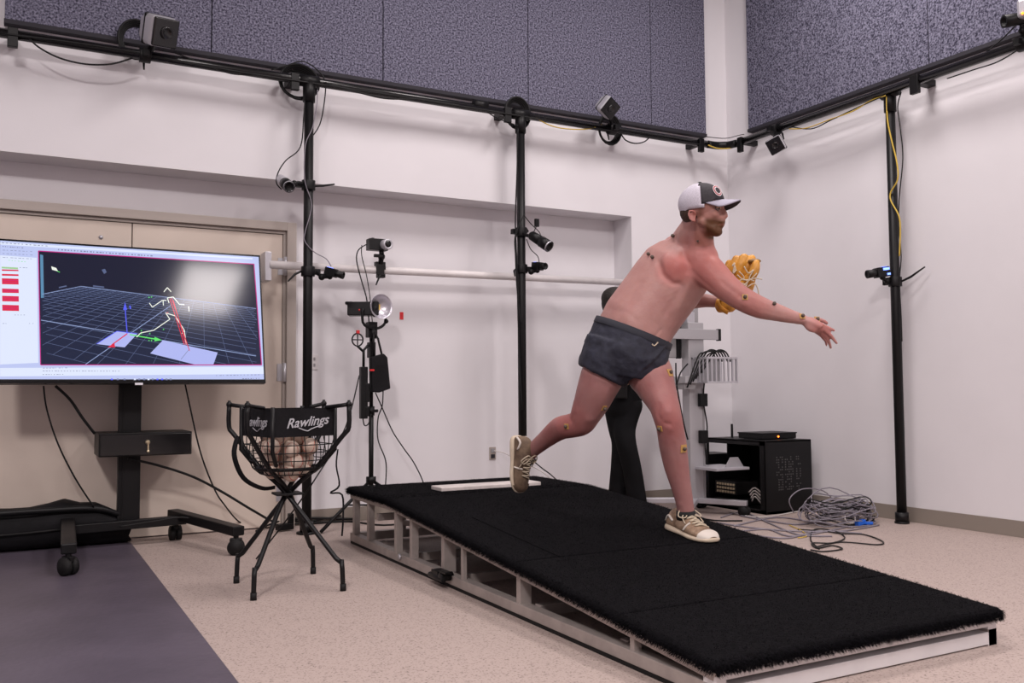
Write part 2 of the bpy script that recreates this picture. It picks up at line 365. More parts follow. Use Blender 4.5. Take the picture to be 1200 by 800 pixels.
obj('mounting_bracket', MB().mm((CXc-.16, -.10, 1.05), (CXc-.12, -.06, 1.4)).mm((CXc+.12, -.10, 1.05), (CXc+.16, -.06, 1.4)).mm((CXc-.18, -.07, 1.18), (CXc+.18, -.03, 1.28)).box(cen-tn*.075, (.36, .03, .2), ax), M['black'], TV)
def SP(px, py, k=0):                                       # photograph pixel on the screen plane
    d = ray(px, py); n = tn; p0 = tv0
    t = (p0-CP).dot(n)/d.dot(n); return CP+d*t+tn*(.0005+.00025*k)
scol = [('bg', (.006, .008, .026), 1), ('ui', (.50, .56, .86), 1), ('uil', (.72, .78, .95), 1), ('red', (.70, .02, .06), 1), ('grid', (.10, .13, .25), 1), ('gridl', (.28, .36, .62), 1),
        ('plate', (.42, .46, .85), 1), ('blue', (.10, .12, .9), 1), ('green', (.12, .75, .15), 1), ('wht', (.85, .88, .8), 1), ('side', (.10, .25, .42), 1), ('txt', (.20, .22, .38), 1), ('floor', (.010, .016, .045), 1), ('lime', (.35, .6, .3), 1), ('magenta', (.5, .02, .22), 1)]
sm_ = [emi('screen_'+n, c, s) for n, c, s in scol]; SI = {n: i for i, (n, c, s) in enumerate(scol)}
class Scr(MB):
    def q(s, pts, c, k=1): return s.add([SP(x, y, k) for x, y in pts], [tuple(range(len(pts)))], SI[c])
    def l(s, a, b, w_, c, k=3):
        a = Vector(a); b = Vector(b); d = (b-a).normalized(); n = Vector((-d.y, d.x))*(w_/2)
        return s.q([a+n, b+n, b-n, a-n], c, k)
s = Scr()
def uv(u, v, k=0):
    p = tv0-X3*(tW*(1-u))+tu*(tH*(1-v)); return p+tn*(.0003+.00025*k)
s.add([uv(.004, .012), uv(.996, .012), uv(.996, .97), uv(.004, .97)], [(0, 1, 2, 3)], SI['ui'])
s.q([(45, 294), (297, 309), (306, 427.5), (47.5, 427.5)], 'bg', 1)
s.q([(47.5, 345), (95, 335.5), (300, 361.5), (306, 427), (47.8, 427)], 'floor', 2)
# grid on the virtual floor: homography of a square
def hom(src, dst):
    A = []; 
    for (x, y), (u_, v_) in zip(src, dst):
        A.append([x, y, 1, 0, 0, 0, -u_*x, -u_*y, -u_]); A.append([0, 0, 0, x, y, 1, -v_*x, -v_*y, -v_])
    return np.linalg.svd(np.array(A, float))[2][-1].reshape(3, 3)
H = hom([(0, 0), (1, 0), (1, 1), (0, 1)], [(95, 335.5), (300, 361.5), (480, 520), (-100, 375)])
def hp(x, y): v = H @ np.array([x, y, 1.]); return (v[0]/v[2], v[1]/v[2])
xmax = lambda y: 297+9*(y-309)/118
def clipline(a, b, w_, c):
    pts = [(a[0]+(b[0]-a[0])*t/60, a[1]+(b[1]-a[1])*t/60) for t in range(61)]
    ins = [p for p in pts if 48 < p[0] < xmax(p[1])-1 and 296 < p[1] < 427]
    if len(ins) > 1: s.l(ins[0], ins[-1], w_, c)
for i in range(0, 21):
    q_ = i/20
    clipline(hp(q_, 0), hp(q_, 1), .45, 'grid'); clipline(hp(0, q_), hp(1, q_), .45, 'grid')
clipline(hp(0, 0), hp(1, 0), .8, 'gridl'); clipline(hp(0, 0), hp(0, 1), .8, 'gridl')
for a, b in (((48, 375), (300, 417)), ((100, 427), (200, 358))): s.l(a, b, .8, 'gridl')
s.q([(113, 403), (137, 388), (161, 391), (146, 407)], 'plate', 4); s.q([(176, 414), (191, 398.5), (255, 413), (250, 427), (228, 427)], 'plate', 4)
s.l((221, 410), (212, 421), .6, 'txt', 5); s.l((137, 388), (161, 391), .8, 'blue', 5); s.l((113, 403), (137, 388), .8, 'blue', 5)
s.l((149, 391), (146.5, 360), 1.2, 'blue', 6); s.q([(146.5, 354), (144.2, 363), (149, 363)], 'blue', 6); s.l((152, 358), (153, 362), 1.6, 'blue', 6)
s.l((149, 391), (131, 404), 1.3, 'red', 6); s.q([(126, 407), (134, 401.5), (135, 407)], 'red', 6)
s.l((152, 392), (183, 397.5), 1.3, 'green', 6); s.q([(189.5, 398.5), (181, 394.5), (181, 400)], 'green', 6)
for a, b in (((192, 342), (196, 337)), ((196, 337), (200.5, 342)), ((175, 355), (178.5, 360)), ((178.5, 360), (190, 352)), ((190, 352), (195, 352)), ((191, 352), (191.5, 358)), ((196, 349), (203, 348)), ((196, 349), (198, 355)), ((203, 348), (210, 356.5)), ((210, 356.5), (216, 357)), ((221, 359), (221.5, 365)), ((194, 366.5), (205, 370)), ((194, 366.5), (199, 374)), ((199, 374), (180, 387)), ((180, 387), (165, 390)), ((205, 370), (216, 387)), ((216, 387), (213, 391)), ((216, 387), (218, 404)), ((165, 390), (160, 395))):
    s.l(a, b, 1.0, 'wht', 7)
for a, b in (((201, 349), (222, 411)), ((199, 350), (216, 404)), ((203, 352), (218, 404)), ((197, 366), (195, 367))): s.l(a, b, .9, 'red', 8)
for x, y in ((174, 348.5), (177, 348), (165, 387.5), (175, 391), (191, 386), (174, 399), (177, 399), (165, 391)): s.q([(x, y-1), (x+1.6, y), (x, y+1)], 'green', 8)
s.q([(60, 312), (66, 314), (68, 318), (61, 316)], 'wht', 3); s.l((66, 317), (70, 319), .7, 'green', 3)
s.l((69, 337), (78, 335), 1.5, 'grid', 4); s.l((109, 335), (122, 336.5), 1.5, 'grid', 4); s.q([(119, 316), (123, 315), (125, 319), (122, 321)], 'grid', 4)
s.q([(47, 298), (50.5, 299), (51.5, 349), (48, 349)], 'side', 3)
for a, b in (((45, 294), (298, 309.5)), ((297.5, 309), (306.5, 427.5)), ((47.8, 427.5), (306.5, 427.5)), ((45, 294), (47.5, 427.5))): s.l(a, b, 1.1, 'magenta', 5)
s.l((290, 309.5), (305.5, 427), 1, 'red', 6) if False else None
s.q([(2, 312.5), (21, 313.5), (21, 315.5), (2, 314.5)], 'lime', 3)
for y, h in ((315.5, 1.8), (320.8, 2.2), (326, 7), (338, 5), (346.5, 6.5), (357, 7)):
    s.q([(2+(y-312)/80, y), (21.5+(y-312)/80, y+.6), (21.7+(y-312)/80, y+h+.4), (2.2+(y-312)/80, y+h)], 'red', 3)
    if h > 4:
        for j in (.33, .66): s.l((3, y+h*j), (21.5, y+h*j+.5), .4, 'magenta', 4)
s.q([(0, 431), (309, 429.5), (309.6, 438), (0, 441)], 'uil', 1); s.q([(0, 299), (43, 302), (45, 425), (0, 427)], 'uil', 1)
s.q([(0, 283.5), (296, 302), (296, 304), (0, 286.5)], 'uil', 1)
def dashes(x0, y0, x1, y1, n, w_, c='txt', k=5):
    rr = random.Random(int(x0*7+y0*3))
    for i in range(n):
        a = i/n; b = a+rr.uniform(.25, .75)/n; s.l((x0+(x1-x0)*a, y0+(y1-y0)*a), (x0+(x1-x0)*b, y0+(y1-y0)*b), w_, c, k)
dashes(2, 284.5, 58, 288.5, 12, .7); dashes(68, 292.5, 180, 300, 30, 1.3); dashes(3, 288.8, 28, 290.5, 9, .9); dashes(10, 305, 32, 307, 6, .5, 'green')
for y in (293, 297, 301.5): dashes(3, y, 40, y+2, 8, .5)
dashes(50, 431.3, 80, 431, 8, .5); dashes(50, 434.5, 142, 434.8, 26, .6); dashes(50, 438.8, 76, 438.6, 8, .6)
dashes(253, 440, 306, 439, 13, .6); dashes(3, 379, 10, 379, 2, .5); dashes(34, 379, 42, 379, 2, .5); dashes(17, 369, 31, 369, 4, .5); dashes(23, 313.5, 34, 314, 3, .6)
for i, (x, c) in enumerate(((131, 'blue'), (138, 'txt'), (146, 'txt'), (158, 'uil'), (163, 'txt'), (169, 'txt'), (174, 'uil'), (179, 'txt'), (184.5, 'blue'), (190, 'blue'), (195, 'txt'), (200, 'txt'))):
    s.q([(x-1.2, 443.5), (x+1.2, 443.5), (x+1.2, 446.2), (x-1.2, 446.2)], c, 5)
dashes(284, 443.7, 306, 443.2, 7, .9)
obj('screen', s, sm_, TV)
obj('sensor_bump', MB().box(tv0-X3*(tW*.5)+tn*.004-tu*.004, (.04, .012, .012), ax), M['silver'], TV)

# ------------------------------------------------------------------ pitching mound
ML, MR, MBK, MFR = -3.388, -2.168, -.61, -3.68
def mz(y):                                                # height of the frame's top edge
    return .281 if y > -1.22 else .281+(y+1.22)*(.281-.088)/(-1.22-MFR)*1.0 if y > MFR else .088
mz = lambda y: .281 if y > -1.22 else .281-(-1.22-y)*(.193/2.46)
TK = .035
mound = thing('pitching_mound', 'portable pitching mound of black turf on a sloped aluminium frame', 'mound', ((ML+MR)/2, (MBK+MFR)/2, 0))
def rail_(a, b, w_=.045, h=.045, name='rail'): return obj(name, MB().bar(a, b, w_, h), M['alu'], mound, .002)
zc = .038
for x in (ML+.022, MR-.022):
    rail_((x, MBK, .035), (x, MFR, .035), .045, .040, 'bottom_rail')
    rail_((x, MBK, .281-.014), (x, -1.22, .281-.014), .045, .028, 'top_rail')
    rail_((x, -1.22, .281-.012), (x, MFR, .088-.012), .045, .024, 'top_rail')
    obj('rubber_strip', MB().mm((x-.02, MFR, 0), (x+.02, MBK, .015)), M['rubber'], mound)
obj('bottom_rail', MB().mm((ML, MFR, .004), (MR, MFR+.045, .045)), M['alu_lit'], mound, .002); obj('top_rail', MB().mm((ML, MFR, .062), (MR, MFR+.045, .090)), M['alu_lit'], mound, .002)
rail_((ML, MBK-.022, zc), (MR, MBK-.022, zc), .045, .046, 'bottom_rail'); rail_((ML, MBK-.022, .267), (MR, MBK-.022, .267), .045, .028, 'top_rail')
for y in (-1.4, -2.0, -2.65, -3.2): rail_((ML+.045, y, .04), (MR-.045, y, .04), .04, .04, 'cross_rail')
rail_((ML+.3, -1.95, .19), (ML+.3, -3.5, .065), .03, .035, 'brace'); rail_((ML+.02, -1.0, .19), (MR-.02, -1.0, .19), .035, .035, 'brace')
rail_((ML+.3, MBK-.05, .10), (MR-.3, -2.0, .10), .03, .03, 'brace')
for y, sy_, sx2 in ((-.640, .03, .034), (-.877, .03, .034), (-1.284, .034, .034), (-1.488, .03, .036), (-1.861, .03, .06), (-2.066, .02, .02), (-2.559, .03, .05), (-3.288, .022, .03)):
    for x, sg in ((ML, 1), (MR, -1)):
        obj('post', MB().mm((x+sg*.004, y-sy_, .05), (x+sg*(.004+sx2), y, mz(y)-.026)), M['alu'], mound, .0015)
for x in (ML+.022, MR-.022):
    obj('post', MB().mm((x-.022, MFR, .0), (x+.022, MFR+.045, .064)), M['alu_lit'], mound, .0015)
for x in (ML+.3, ML+.6, ML+.9): obj('post', MB().mm((x-.02, MBK-.045, .06), (x+.02, MBK, .255)), M['alu'], mound)
cl = at(515, 672, X=ML-.02)
obj('latch', MB().box(cl, (.05, .07, .035), None).cyl(cl+Vector((-.02, -.09, -.01)), cl+Vector((-.02, .06, -.01)), .012).cyl(cl+Vector((-.03, -.07, .0)), cl+Vector((.03, -.07, .0)), .02).mm(cl+Vector((-.03, -.13, .02)), cl+Vector((-.0, -.06, .03))), M['blackp'], mound, .002)
bo = at(469, 652, X=ML-.002); obj('bolt', MB().cyl(bo, bo-X3*.008, .014), M['silver'], mound)
# turf: five carpet sections wrapped over the frame, edges rounded
def turf_ring(y, ov=.014, drop=1.0):
    z = mz(y); R = TK; x0, x1 = ML-ov, MR+ov; pts = []
    for k in range(7): a = PI*1.5-PI*k/6*1.0; pts.append((x0+R*.6+R*.6*math.cos(a), y, z+R*.5+R*.5*math.sin(a)*1.0))
    n = 14
    for k in range(1, n): pts.append((x0+R*.6+(x1-x0-R*1.2)*k/n, y, z+R))
    for k in range(7): a = PI*.5-PI*k/6; pts.append((x1-R*.6+R*.6*math.cos(a), y, z+R*.5+R*.5*math.sin(a)))
    return pts
def sc(ring, f, dz):
    zz = min(p[2] for p in ring); return [(p[0], p[1]+dz, zz+TK*.5+(p[2]-zz-TK*.5)*f) for p in ring]
cuts = [MBK+.03, -1.13, -2.57, -3.25, MFR-.018]
for i in range(len(cuts)-1):
    a, b = cuts[i], cuts[i+1]; g = .002
    rr = []
    if i == 0: rr += [sc(turf_ring(a), .15, 0), sc(turf_ring(a-.004), .7, 0)]
    else: rr += [sc(turf_ring(a-g), .88, 0)]
    for k in range(1, 12): rr.append(turf_ring(a+(b-a)*(.012+.976*k/12)) if True else 0)
    rr.insert(len(rr)-11, turf_ring(a-.012)); rr.append(turf_ring(b+.012))
    if i == len(cuts)-2: rr += [sc(turf_ring(b+.004), .7, 0), sc(turf_ring(b), .15, 0)]
    else: rr += [sc(turf_ring(b+g), .88, 0)]
    obj('turf_section', MB().rings(rr, sm=True), M['turf'], mound)
obj('seam', MB().tube([(-3.2, y_, mz(y_)+TK+.001) for y_ in np.linspace(-1.8, -2.57, 12)], .003, 6), M['turf'], mound)
# fibres
n = 170000
fx = rng.uniform(ML-.01, MR+.01, n); fy = rng.uniform(MFR-.015, MBK+.03, n); ez = rng.random(n)
e1 = int(n*.16); fx[:e1] = ML-.012+rng.normal(0, .004, e1); e2 = int(n*.26); fx[e1:e2] = MR+.012+rng.normal(0, .004, e2-e1); e3 = int(n*.36); fy[e2:e3] = MFR-.017+rng.normal(0, .004, e3-e2)
bz_ = np.where(fy > -1.22, .281, .281-(-1.22-fy)*(.193/2.46)); z0 = bz_+TK-.002
edge = np.arange(n) < e3; z0 = np.where(edge, bz_+ez*TK*.8, z0)
hgt = rng.uniform(.002, .007, n); dx = rng.normal(0, .003, n); dy = rng.normal(0, .003, n)
dx[:e1] -= rng.uniform(.002, .014, e1); dx[e1:e2] += rng.uniform(.002, .014, e2-e1); dy[e2:e3] -= rng.uniform(.002, .014, e3-e2)
hgt[:e3] = rng.uniform(-.012, .006, e3)
th = rng.uniform(0, PI, n); wx, wy = np.cos(th)*.0013, np.sin(th)*.0013
vv = np.empty((n, 3, 3)); bx, by = mound.location.x, mound.location.y
vv[:, 0] = np.stack([fx-wx-bx, fy-wy-by, z0], 1); vv[:, 1] = np.stack([fx+wx-bx, fy+wy-by, z0], 1); vv[:, 2] = np.stack([fx+dx-bx, fy+dy-by, z0+hgt], 1)
me = bpy.data.meshes.new('turf_fibres'); me.vertices.add(n*3); me.vertices.foreach_set('co', vv.ravel()); me.loops.add(n*3); me.loops.foreach_set('vertex_index', np.arange(n*3)); me.polygons.add(n); me.polygons.foreach_set('loop_start', np.arange(n)*3); me.polygons.foreach_set('loop_total', np.full(n, 3)); me.update(); me.materials.append(M['blade'])
o = bpy.data.objects.new('turf_fibres', me); COL.objects.link(o); o.parent = mound; o['kind'] = 'stuff'
# pitching rubber
ra = at(513, 573, Z=.335); rb = at(629, 563, Z=.335)
tag(obj('pitching_rubber', MB().mm((-3.045, -1.105, .314), (-2.425, -.965, .336)), M['wood'], None, .004), 'white rectangular pitching plate lying across the top of the turf mound', 'plate')

# ------------------------------------------------------------------ ball caddy
cad = thing('ball_caddy', 'black folding caddy on crossed legs with a net full of baseballs', 'caddy', (-3.95, -1.5, 0))
FT = [at(297, 703, Z=0), at(402, 692, Z=0), at(367, 672, Z=0), at(277, 683, Z=0)]     # near-left, near-right, far-right, far-left
ctr = sum(FT, Vector())/4
hub = Vector((ctr.x, ctr.y, at(335, 578, Y=ctr.y).z))
cad.location = (ctr.x, ctr.y, 0)
zt_, zb_ = .782, .662
B = .150; cor0 = [Vector((ctr.x+sx*.135, ctr.y+sy*.135*.85, 0)) for sx, sy in ((-1, -1), (1, -1), (1, 1), (-1, 1))]
TH = math.radians(13); BXX = Vector((math.cos(TH), math.sin(TH), 0)); BYY = Vector((-math.sin(TH), math.cos(TH), 0))
cor = [Vector((ctr.x, ctr.y, 0))+BXX*(sx*B)+BYY*(sy*B) for sx, sy in ((-1, -1), (1, -1), (1, 1), (-1, 1))]
tipz = .80
for i in range(4):
    f_ = FT[i]; d = nz(hub-(f_+Z3*.12)); c = cor0[(i+2) % 4]; out = Vector((c.x-ctr.x, c.y-ctr.y, 0))
    kn = f_+Z3*.125+(Vector((hub.x, hub.y, 0))-Vector((f_.x, f_.y, 0)))*.12
    offs = Vector((-out.y, out.x, 0))*.06
    p = [f_+Z3*.006, f_+Z3*.10+(kn-f_)*.25, kn+Z3*.01, hub+offs, Vector((ctr.x, ctr.y, 0))+out*.75+Z3*.52+offs*.3, Vector((ctr.x, ctr.y, 0))+out*1.45+Z3*.66, Vector((ctr.x, ctr.y, 0))+out*1.62+Z3*.70, Vector((ctr.x, ctr.y, 0))+out*1.62+Z3*(tipz-.005)]
    lg = obj('leg', MB().tube(p, .0105, 10, spl=3), M['black'], cad)
    obj('foot_cap', MB().cyl(f_, f_+Z3*.03, .0135, 12), M['rubber'], lg)
    tp = Vector((ctr.x, ctr.y, 0))+out*1.62+Z3*tipz
    obj('arm', MB().tube([tp, tp-out*.18+Z3*-.005, c+Z3*(zt_+.004)], .009, 8).ell(tp, .014, nu=10, nv=6).cyl(tp, tp+Z3*.018, .006), M['black'], cad)
obj('hub_plate', MB().box(hub, (.12, .10, .01)).cyl(hub-Z3*.015, hub+Z3*.02, .02), M['black'], cad, .003)
def sq(z, k=1.0, n=6):
    P = []
    for i in range(4):
        a, b = cor[i], cor[(i+1) % 4]
        for j in range(n):
            p = a.lerp(b, j/n); P.append(Vector((ctr.x+(p.x-ctr.x)*k, ctr.y+(p.y-ctr.y)*k, z)))
    return P
o_ = sq(zt_); i_ = sq(zb_, .99); i2 = sq(zb_, .96); o2 = sq(zt_, .97)
obj('fabric_band', MB().rings([o_, i_, i2, o2, o_], cap=False, sm=False), M['nylon'], cad)
# net: horizontal loops and vertical strings
net = MB()
prof = [(zb_, .99), (.625, 1.0), (.592, .99), (.558, .95), (.525, .87), (.497, .68), (.482, .38)]
def netp(ring, k): z, q = prof[k]; p = sq(z, q)[ring % 24]; c = Vector((ctr.x, ctr.y, z)); d = p-c; rr_ = B*1.16*q; dd = d.normalized()*rr_; mixf = min(1, k/3); return c+d.lerp(dd, mixf)
for k in range(1, 7):
    P = [netp(j, k) for j in range(25)]; net.tube(P, .0022, 4, cap=False)
for j in range(24): net.tube([netp(j, k) for k in range(7)], .0022, 4)
no = obj('net', net, M['blackp'], cad)
obj('bottom_ring', MB().tube([Vector((ctr.x+.135*math.cos(a), ctr.y+.135*math.sin(a), .520)) for a in np.linspace(0, 2*PI, 25)], .008, 8, cap=False), M['black'], cad)
obj('strap', MB().tube([cor[1]+Vector((.01, -.01, .60)), cor[1]+Vector((.0, -.02, .53)), cor[1]+Vector((.02, -.0, .44)), cor[1]+Vector((-.02, 0, .41)), cor[1]+Vector((.03, -.01, .40)), cor[1]+Vector((.035, -.01, .30)), cor[1]+Vector((.03, -.01, .22))], .009, 6, spl=4, flat=.3), M['nylon'], cad)
obj('strap', MB().tube([cor[3]+Vector((-.02, -.02, .66)), cor[3]+Vector((-.04, -.05, .58)), cor[3]+Vector((0, -.05, .48)), cor[3]+Vector((.08, -.05, .43)), cor[3]+Vector((.14, -.05, .43))], .012, 6, spl=5, flat=.3), M['nylon'], cad)
# frame posts at the net corners
for c in cor: obj('corner_post', MB().tube([c+Z3*(zt_+.008), c+Z3*.60, c+(Vector((ctr.x, ctr.y, 0))-Vector((c.x, c.y, 0)))*.25+Z3*.54], .009, 8), M['black'], cad)
# lettering on the band
def text(body, size, pos, x, y, m, parent, name='lettering', ext=.0008, shear=.35):
    cu = bpy.data.curves.new('t', 'FONT'); cu.body = body; cu.size = size; cu.shear = shear; cu.extrude = ext; cu.align_x = 'CENTER'; cu.align_y = 'CENTER'; cu.offset = size*.012
    t_ = bpy.data.objects.new('t', cu); COL.objects.link(t_); bpy.context.view_layer.update()
    me_ = bpy.data.meshes.new_from_object(t_.evaluated_get(bpy.context.evaluated_depsgraph_get())); bpy.data.objects.remove(t_)
    x = nz(x); y = nz(y); z = x.cross(y); off = Vector(pos)-wloc(parent)
    me_.transform(Matrix.Translation(off) @ Matrix((x, y, z)).transposed().to_4x4())
    me_.materials.clear(); me_.materials.append(m); o = bpy.data.objects.new(name, me_); COL.objects.link(o); o.parent = parent; return o
text('Rawlings', .058, (cor[0]+cor[1])/2+BXX*.012-BYY*.003+Z3*.725, BXX+Z3*.08, Z3, M['logo'], cad)
text('Rawlings', .058, (cor[0]+cor[3])/2-BXX*.003+Z3*.725, -BYY, Z3, M['logo'], cad)
for q0, qx, qn in (((cor[0]+cor[1])/2, BXX, -BYY), ((cor[0]+cor[3])/2, -BYY, -BXX)): obj('logo_underline', MB().tube([q0+qn*.003+qx*a_+Z3*b_ for a_, b_ in ((-.03, .700), (.01, .686), (.03, .694), (.075, .708))], .0025, 4, spl=4), M['logo'], cad)
# baseballs in the net
proto = None; cnt = 0
rb_ = random.Random(4)
pos_ = []
for lay, (z, ks) in enumerate(((.505, ((0, 0), (.07, .0), (-.07, .0), (0, .07), (0, -.07))), (.555, ((0, 0), (.075, .01), (-.075, .0), (0, .072), (.01, -.072))), (.610, ((-.085, -.075), (-.01, -.085), (.07, -.08), (.09, -.005), (.085, .07), (.01, .02), (-.085, 0), (-.08, .075), (0, .09))), (.664, ((-.045, -.06), (.035, -.055), (.06, .025), (-.02, .03), (-.075, .04), (.02, .08))))):
    for dx_, dy_ in ks: dx_, dy_ = dx_*1.05, dy_*1.15; pos_.append((ctr.x+dx_+rb_.uniform(-.006, .006), ctr.y+dy_*.85+rb_.uniform(-.006, .006), z+rb_.uniform(-.008, .008)))
for p in pos_:
    if proto is None:
        proto = obj('baseball', MB().ell((0, 0, .0365), .0365, nu=20, nv=12), M['ball'], base=(0, 0, 0)); b = proto
        seam = [Vector((math.cos(t)*.8+.2*math.cos(3*t), math.sin(t)*.8-.2*math.sin(3*t), .7*math.sin(2*t))).normalized()*.0366+Z3*.0365 for t in np.linspace(0, 2*PI, 40)]
        obj('seam', MB().tube(seam, .0012, 4, cap=False), M['stitch'], b); seamo = b.children[0]
    else:
        b = proto.copy(); COL.objects.link(b); c_ = seamo.copy(); COL.objects.link(c_); c_.parent = b
    b.location = Vector(p)-Z3*.0365; b.rotation_euler = (0, 0, rb_.uniform(0, 6))
    tag(b, 'scuffed off-white baseball heaped in the net of the caddy', 'baseball', 'baseballs in the caddy net')
# ------------------------------------------------------------------ cameras and clamps
def clampset(parent, c, along, out, lever):                # super clamp gripping a pipe
    c = Vector(c); a, o_, _ = frame(along, out); 
    obj('clamp', MB().cyl(c-nz(along)*.03, c+nz(along)*.03, .042, 16).box(c+nz(out)*.05, (.05, .035, .035), (nz(out), nz(out).cross(nz(along)), nz(along))).tube([c-nz(out)*.04, c-nz(out)*.06+Vector(lever)*.3, c-nz(out)*.06+Vector(lever)], [.007, .008, .005], 8), M['black'], parent, .002)
def arm(parent, pts): return obj('bracket_arm', MB().tube(pts, .012, 10).ell(pts[1], .021, nu=12, nv=8).ell(pts[-1], .017, nu=12, nv=8), M['black'], parent)
def big_camera(label, pos, look, clamp, along, s=.15, roll=0, lever=(0, -.02, -.07)):
    pos = Vector(pos); f, r_, u = frame(look)
    if roll: r_, u = r_*math.cos(roll)+u*math.sin(roll), u*math.cos(roll)-r_*math.sin(roll)
    t = thing('capture_camera', label, 'camera', pos-Z3*s/2); t['group'] = 'motion capture cameras on the rails'
    obj('housing', MB().box(pos-f*s*.12, (s*.62, s*.95, s*.95), (f, r_, u)).box(pos-f*s*.5, (s*.4, s*.72, s*.72), (f, r_, u)), M['silver'], t, s*.12)
    fp = obj('front_panel', MB().box(pos+f*s*.22, (s*.10, s*.90, s*.90), (f, r_, u)), M['gloss'], t, s*.04)
    obj('lens', MB().lathe(pos+f*s*.26, f, [(0, s*.2), (s*.06, s*.2), (s*.06, s*.16), (s*.03, s*.12), (s*.03, 0.0005)]), M['gloss'], fp)
    obj('side_band', MB().box(pos-f*s*.25, (s*.10, s*.98, s*.98), (f, r_, u)), M['blackp'], t, s*.05)
    clampset(t, clamp, along, (0, -1, 0) if abs(along[0]) > .5 else (-1, 0, 0), lever)
    arm(t, [Vector(clamp)+(pos-Vector(clamp))*.15, Vector(clamp).lerp(pos, .5), pos-f*s*.3-u*s*.35])
    return t
RA = lambda px: at(px, 100, Y=-DP).x
ca = Vector((at(170, 60, Y=-DP).x, -DP, ZP))
big_camera('large silver-backed camera on the back rail above the television', at(189, 37, Y=-DP-.14), (.60, -1, -.5), ca, (1, 0, 0), .175, -.16)
cb = Vector((at(717, 148, Y=-DP).x, -DP, ZP))
big_camera('black-faced square camera on the back rail, above the cap of the pitcher and left', at(713, 126, Y=-DP-.12), (.05, -1, -.55), cb, (1, 0, 0), .135, .5)
cc = Vector((-DP, at(909, 150, X=-DP).y, ZP))
big_camera('square camera tilted below the right rail near the room corner', at(909, 170, X=-DP-.10), (-1, -.75, -.45), cc, (0, 1, 0), .12, -.42)
cd = Vector((-DP, at(1199, 40, X=-DP).y, ZP))
t = thing('capture_camera', 'camera on the right rail cut by the right edge of the picture', 'camera', cd, None)
pd_ = at(1197, 20, X=-DP-.05)
obj('housing', MB().box(pd_+Vector((0, -.07, .03)), (.12, .13, .11)), M['silver'], t, .02)
for dy, dz, rr_ in ((.02, -.01, .035),): obj('lens', MB().lathe(pd_+Vector((-.02, dy, dz)), (-1, .5, -.2), [(-.05, rr_), (.07, rr_), (.07, rr_*.7), (.05, rr_*.6), (.05, .0005)]), M['blackp'], t)
obj('indicator', MB().ell(pd_+Vector((-.07, -.05, -.01)), .008), M['led_r'], t)
clampset(t, cd, (0, 1, 0), (-1, 0, 0), (0, 0, -.09)); arm(t, [cd, cd.lerp(pd_, .5), pd_])
# bullet camera on the left pole
def bullet(label, tip, tail, R, clamp, m='silver', lever=(.12, 0, .0), hood=.45):
    tip = Vector(tip); tail = Vector(tail); d = nz(tip-tail); L = (tip-tail).length
    t = thing('bullet_camera', label, 'camera', (tip+tail)/2-Z3*R)
    obj('housing', MB().lathe(tail, d, [(0, .0005), (0, R*.7), (L*.06, R*.9), (L*.55, R), (L*.55, .0005)]), M[m], t)
    obj('lens_hood', MB().lathe(tail+d*L*.5, d, [(0, R*.8), (L*.06, R*1.08), (L*.5, R*1.1), (L*.5, R*.85), (L*.42, R*.7), (L*.42, .0005)]), M['blackp'], t)
    obj('lens_ring', MB().lathe(tip-d*.004, d, [(-.004, R*1.1), (.004, R*1.1), (.004, R*.86), (-.004, R*.86)]), M['silver'], t)
    clampset(t, clamp, (0, 0, 1), d if False else (-1, 0, 0), lever)
    arm(t, [Vector(clamp)+Vector((-.03, 0, .0)), Vector(clamp).lerp((tip+tail)/2, .6), (tip+tail)/2])
    return t
ct = Vector((PA[0], PA[1], at(360, 217, Y=PA[1]).z))
bullet('white bullet camera with black lens clamped high on the left pole', at(339, 219, Y=-.32), at(328, 209, Y=-.14), .032, ct, lever=(.10, -.02, .02))
ct2 = Vector((PBx, -DP, at(610, 272, Y=-DP).z))
t = bullet('black lens camera pointing down and right on the middle pole', at(644, 289, Y=-.36), at(622, 275, Y=-.22), .036, ct2, 'blackp', lever=(-.04, -.03, .03))
rgp = at(629, 261, Y=-.2)
obj('aerial_box', MB().box(rgp, (.03, .02, .055)).tube([rgp-Z3*.02, rgp+Vector((-.03, .03, -.10)), ct2], .004, 6), M['blackp'], t, .002)
# small box cameras with blue light
def small_cam(label, pos, look, clamp, along=(0, 0, 1), s=.07, lever=(-.06, -.02, -.05), out=(1, 0, 0)):
    pos = Vector(pos); f, r_, u = frame(look)
    t = thing('small_camera', label, 'camera', pos-Z3*s/2, 'small blue-lit cameras clamped to the poles')
    obj('housing', MB().box(pos, (s, s*.75, s*.75), (f, r_, u)), M['blackp'], t, .004)
    obj('status_light', MB().box(pos-f*s*.2+u*s*.2-r_*s*.385, (s*.5, .003, s*.18), (f, r_, u)).box(pos+u*s*.38-f*s*.2, (s*.4, s*.4, .003), (f, r_, u)).box(pos-f*s*.35-u*s*.2-r_*s*.385, (s*.25, .003, s*.14), (f, r_, u)), M['led_b'], t)
    obj('lens', MB().lathe(pos+f*s*.5, f, [(0, s*.28), (s*.7, s*.32), (s*.7, s*.25), (s*.6, s*.2), (s*.6, .0005)]), M['blackp'], t)
    clampset(t, clamp, along, out, lever)
    arm(t, [Vector(clamp)+Vector(out)*.05, Vector(clamp).lerp(pos, .6)-Z3*.03, pos-u*s*.4])
    return t
small_cam('small black camera with blue light clamped to the left pole over the white pipe', at(388, 319, Y=-.27), (.65, -.6, -.25), (PA[0], PA[1], at(360, 318, Y=-DP).z), lever=(-.07, -.03, -.07))
small_cam('small black camera with blue light clamped low on the middle pole', at(630, 312, Y=-.2), (.1, -1, -.1), (PBx, -DP, at(610, 315, Y=-DP).z), s=.075, lever=(-.02, -.05, -.06))
